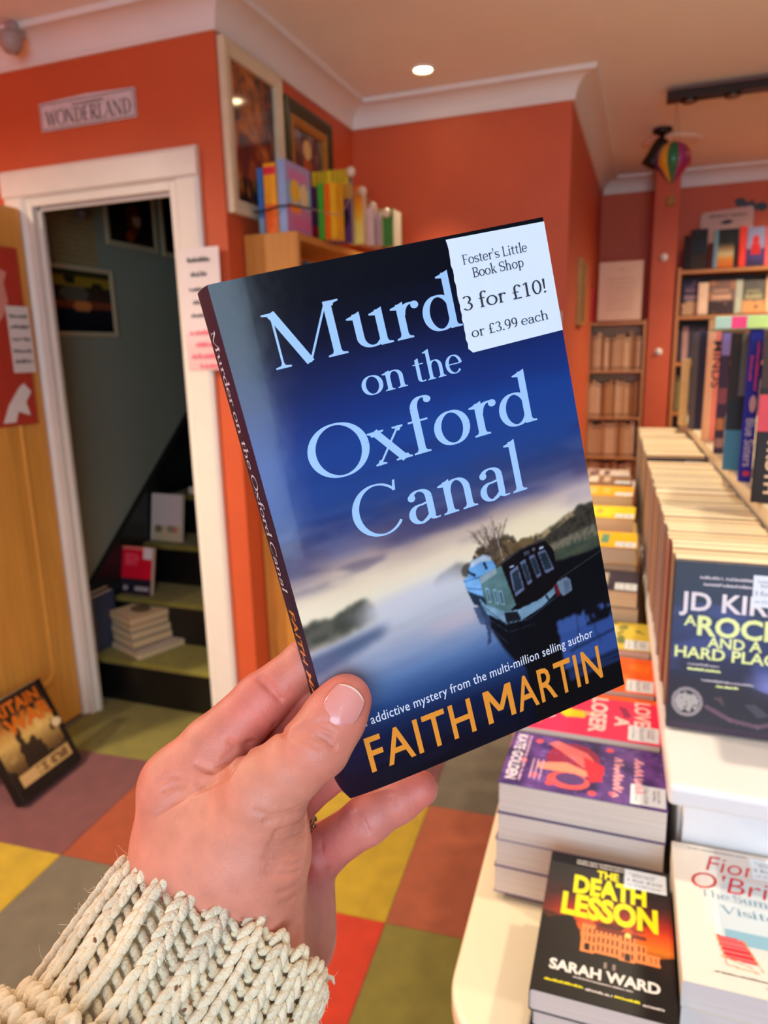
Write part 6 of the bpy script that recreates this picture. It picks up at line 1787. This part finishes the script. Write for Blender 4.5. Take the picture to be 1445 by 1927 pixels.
# ring --------------------------------------------------------------------------
rc = R1 + (R2 - R1) * .12; rd = (R2 - R1) / np.linalg.norm(R2 - R1)
ra_ = np.cross(rd, [0, 0, 1.0]); ra_ /= np.linalg.norm(ra_); rb_ = np.cross(rd, ra_)
M_SILVER = mat('aged_silver', (150, 130, 110), rough=.3, metal=1.0, var=.3, scale=300)
tv = [rc + (.0122) * (math.cos(2 * math.pi * k / 40) * ra_ + math.sin(2 * math.pi * k / 40) * rb_) for k in range(41)]
rg_ = MB().tube([to_local(q) for q in tv], .0014, 8, cap=False).build('finger_ring', M_SILVER, person, smooth=True)
bd_ = MB()
for k in range(20):
    c_ = to_local(rc + .0136 * (math.cos(2 * math.pi * k / 20) * ra_ + math.sin(2 * math.pi * k / 20) * rb_))
    bd_.lathe([(0, -.0013), (.0010, -.0008), (.0013, 0), (.0010, .0008), (0, .0013)], 6, c_)
bd_.build('ring_beads', M_SILVER, rg_, smooth=True)['kind'] = 'stuff'

# knitted cuff --------------------------------------------------------------------
ca0 = CA0; ca1 = ca0 + CAD
axc = ca0 - ca1; axc /= np.linalg.norm(axc)                   # towards the hand
e1 = np.cross(axc, [0, 0, 1.0]); e1 /= np.linalg.norm(e1); e2 = np.cross(axc, e1)
def sleeve_r(s):
    """radius at distance s down from the rim"""
    return .0440 + .0035 * sstep(0, .008, np.asarray(s, float)) + .02 * np.clip(s, 0, .2)
def sp(s, th, dr=0.0):
    r_ = sleeve_r(s) + dr
    return ca0 - axc * s + e1 * (r_ * math.cos(th)) + e2 * (r_ * math.sin(th)) * .92
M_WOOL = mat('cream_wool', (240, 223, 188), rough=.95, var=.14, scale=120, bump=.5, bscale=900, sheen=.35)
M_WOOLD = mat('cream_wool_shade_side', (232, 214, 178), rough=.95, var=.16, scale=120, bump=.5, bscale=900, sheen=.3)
bv, bf = [], []
NS, NT = 26, 80
for j in range(NS):
    s_ = .105 * j / (NS - 1)
    for i in range(NT):
        th = 2 * math.pi * i / NT
        bv.append(to_local(sp(s_, th, -.0030 - (.006 if j == 0 else 0))))
bf = [(j * NT + i, (j + 1) * NT + i, (j + 1) * NT + (i + 1) % NT, j * NT + (i + 1) % NT) for j in range(NS - 1) for i in range(NT)]
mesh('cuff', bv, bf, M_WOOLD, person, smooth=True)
cuff = person.children[-1]
# one yarn loop: a tapered bead
def bead_mesh(n=8, m_=6):
    V_, F_ = [(0, 0, -1)], []
    for j in range(1, m_):
        a = math.pi * j / m_
        for i in range(n):
            b = 2 * math.pi * i / n; V_.append((math.sin(a) * math.cos(b), math.sin(a) * math.sin(b), -math.cos(a)))
    V_.append((0, 0, 1)); L_ = len(V_) - 1
    for i in range(n): F_.append((0, 1 + (i + 1) % n, 1 + i)); F_.append((L_, L_ - n + i, L_ - n + (i + 1) % n))
    for j in range(m_ - 2):
        for i in range(n):
            a = 1 + j * n; F_.append((a + i, a + (i + 1) % n, a + n + (i + 1) % n, a + n + i))
    return np.array(V_), F_
BV, BF = bead_mesh()
rk_ = np.random.default_rng(21)
class Beads:
    def __init__(s): s.V, s.F, s.n = [], [], 0
    def add(s, c, dir_, nrm, L, w_, t_):
        d = dir_ / np.linalg.norm(dir_); nn = nrm - d * (nrm @ d); nn /= np.linalg.norm(nn); b = np.cross(d, nn)
        s.V.append(c + BV[:, :1] * b * w_ + BV[:, 1:2] * nn * t_ + BV[:, 2:] * d * L)
        s.F += [tuple(i + s.n for i in q) for q in BF]; s.n += len(BV)
    def build(s, name, m_, parent):
        o = mesh(name, to_local(np.vstack(s.V)), s.F, m_, parent, smooth=True); o['kind'] = 'stuff'; return o
knit, purl = Beads(), Beads()
RIBS, ROW = 24, .0046
NR = 20
for r_i in range(RIBS):
    thc = 2 * math.pi * (r_i + .35) / RIBS
    wob = rk_.uniform(-.02, .02)
    for j in range(NR):
        s_ = .0015 + ROW * j
        R_ = float(sleeve_r(s_)); dth = .0024 / R_
        tw = .015 * math.sin(j * .7 + r_i)
        th = thc + wob + tw
        nrm = (sp(s_, th, .001) - sp(s_, th, 0)); up_ = axc
        tang = np.cross(up_, nrm / np.linalg.norm(nrm))
        for sgn in (-1, 1):
            c = sp(s_ + rk_.uniform(-.0004, .0004), th + sgn * dth * .78, .0016 + rk_.uniform(-.0003, .0003))
            if sgn > 0 and (r_i % 3 == 0):
                c = sp(s_, th + sgn * dth * .7, .0026)
            knit.add(c, up_ * .95 + tang * sgn * -.36 if not (sgn > 0 and r_i % 3 == 0) else up_ + tang * .06, nrm, .0042, .00185, .0018)
        # recessed purl bumps in the valley
        for q in (-.5, 0, .5):
            tq = thc + math.pi / RIBS + q * 2 * math.pi / RIBS * .42 + wob
            c = sp(s_ + ROW * q * .5, tq, -.0014 + rk_.uniform(-.0004, .0003))
            purl.add(c, tang * .8 + up_ * (.6 if q > 0 else -.55), nrm, .0029, .0016, .0015)
knit.build('rib_stitches', M_WOOL, cuff)
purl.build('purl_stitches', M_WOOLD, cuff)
# fuller sleeve above the cuff: bulging knit
body = Beads()
def sb_(s_, th):
    t_ = (s_ - .050) / .06
    bul = .030 * math.sin(min(max(t_, 0), 1) * math.pi * .5)
    # the sleeve droops to the outer side of the arm
    side_ = .5 + .5 * math.cos(th - TH_OUT)
    return .0475 + .02 * s_ + bul * (.25 + .95 * side_)
lx = cpt(40, 1880, .25) - ca0
TH_OUT = math.atan2(lx @ e2, lx @ e1)
sv_, sf_ = [], []
for j in range(22):
    s_ = .052 + .26 * j / 21
    for i in range(NT):
        th = 2 * math.pi * i / NT; r_ = sb_(s_, th) - .003
        sv_.append(to_local(ca0 - axc * s_ + r_ * (e1 * math.cos(th) + e2 * math.sin(th))))
sf_ = [(j * NT + i, (j + 1) * NT + i, (j + 1) * NT + (i + 1) % NT, j * NT + (i + 1) % NT) for j in range(21) for i in range(NT)]
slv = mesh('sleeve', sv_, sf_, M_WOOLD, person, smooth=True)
for j in range(22):
    s_ = .0535 + .0062 * j
    ncol = 54
    for i in range(ncol):
        th = 2 * math.pi * (i + .5 * (j % 2) * 0) / ncol
        r_ = sb_(s_, th) + rk_.uniform(-.001, .0015)
        c = ca0 - axc * s_ + r_ * (e1 * math.cos(th) + e2 * math.sin(th)); nrm = e1 * math.cos(th) + e2 * math.sin(th); tang = np.cross(axc, nrm)
        for sgn in (-1, 1):
            body.add(c + tang * sgn * .0017 * (r_ / .06), axc * .9 - tang * sgn * .5, nrm, .0044, .0022, .0022)
body.build('sleeve_stitches', M_WOOL, slv)
# loose fibres
fz = MB()
for k in range(420):
    s_ = rk_.uniform(0, .09); th = rk_.uniform(0, 2 * math.pi); p0_ = sp(s_, th, .003)
    nrm = sp(s_, th, .004) - p0_; nrm /= np.linalg.norm(nrm)
    d1_ = nrm + rk_.normal(0, .9, 3); d1_ /= np.linalg.norm(d1_); d2_ = d1_ + rk_.normal(0, .8, 3); d2_ /= np.linalg.norm(d2_)
    L = rk_.uniform(.0015, .004)
    fz.tube([to_local(p0_), to_local(p0_ + d1_ * L), to_local(p0_ + d1_ * L + d2_ * L)], [.00009, .00008, .00005], 3, cap=False)
fz.build('loose_fibres', M_WOOL, cuff)['kind'] = 'stuff'
fl2 = Beads()
for k in range(46):
    s_ = rk_.uniform(.0, .085); th = rk_.uniform(0, 2 * math.pi)
    fl2.add(sp(s_, th, .0028), rk_.normal(0, 1, 3), sp(s_, th, .004) - sp(s_, th, 0), .0011, .0006, .0005)
fl2.build('brown_flecks', mat('brown_fleck', (128, 84, 60), rough=.9, var=.2, scale=200), cuff)
# straggling yarn ends at the rim
for p_ in ((612, 1836), (596, 1822), (470, 1704)):
    q0 = cpt(*p_, .262 if p_[0] < 500 else .283)
    MB().tube([to_local(q0 + np.array(d_)) for d_ in ((-.004, -.002, .002), (0, 0, 0), (.003, .001, 0), (.0035, .004, .001))], [.0011, .0010, .0009, .0004], 6).build('yarn_end', M_WOOL, cuff, smooth=True)
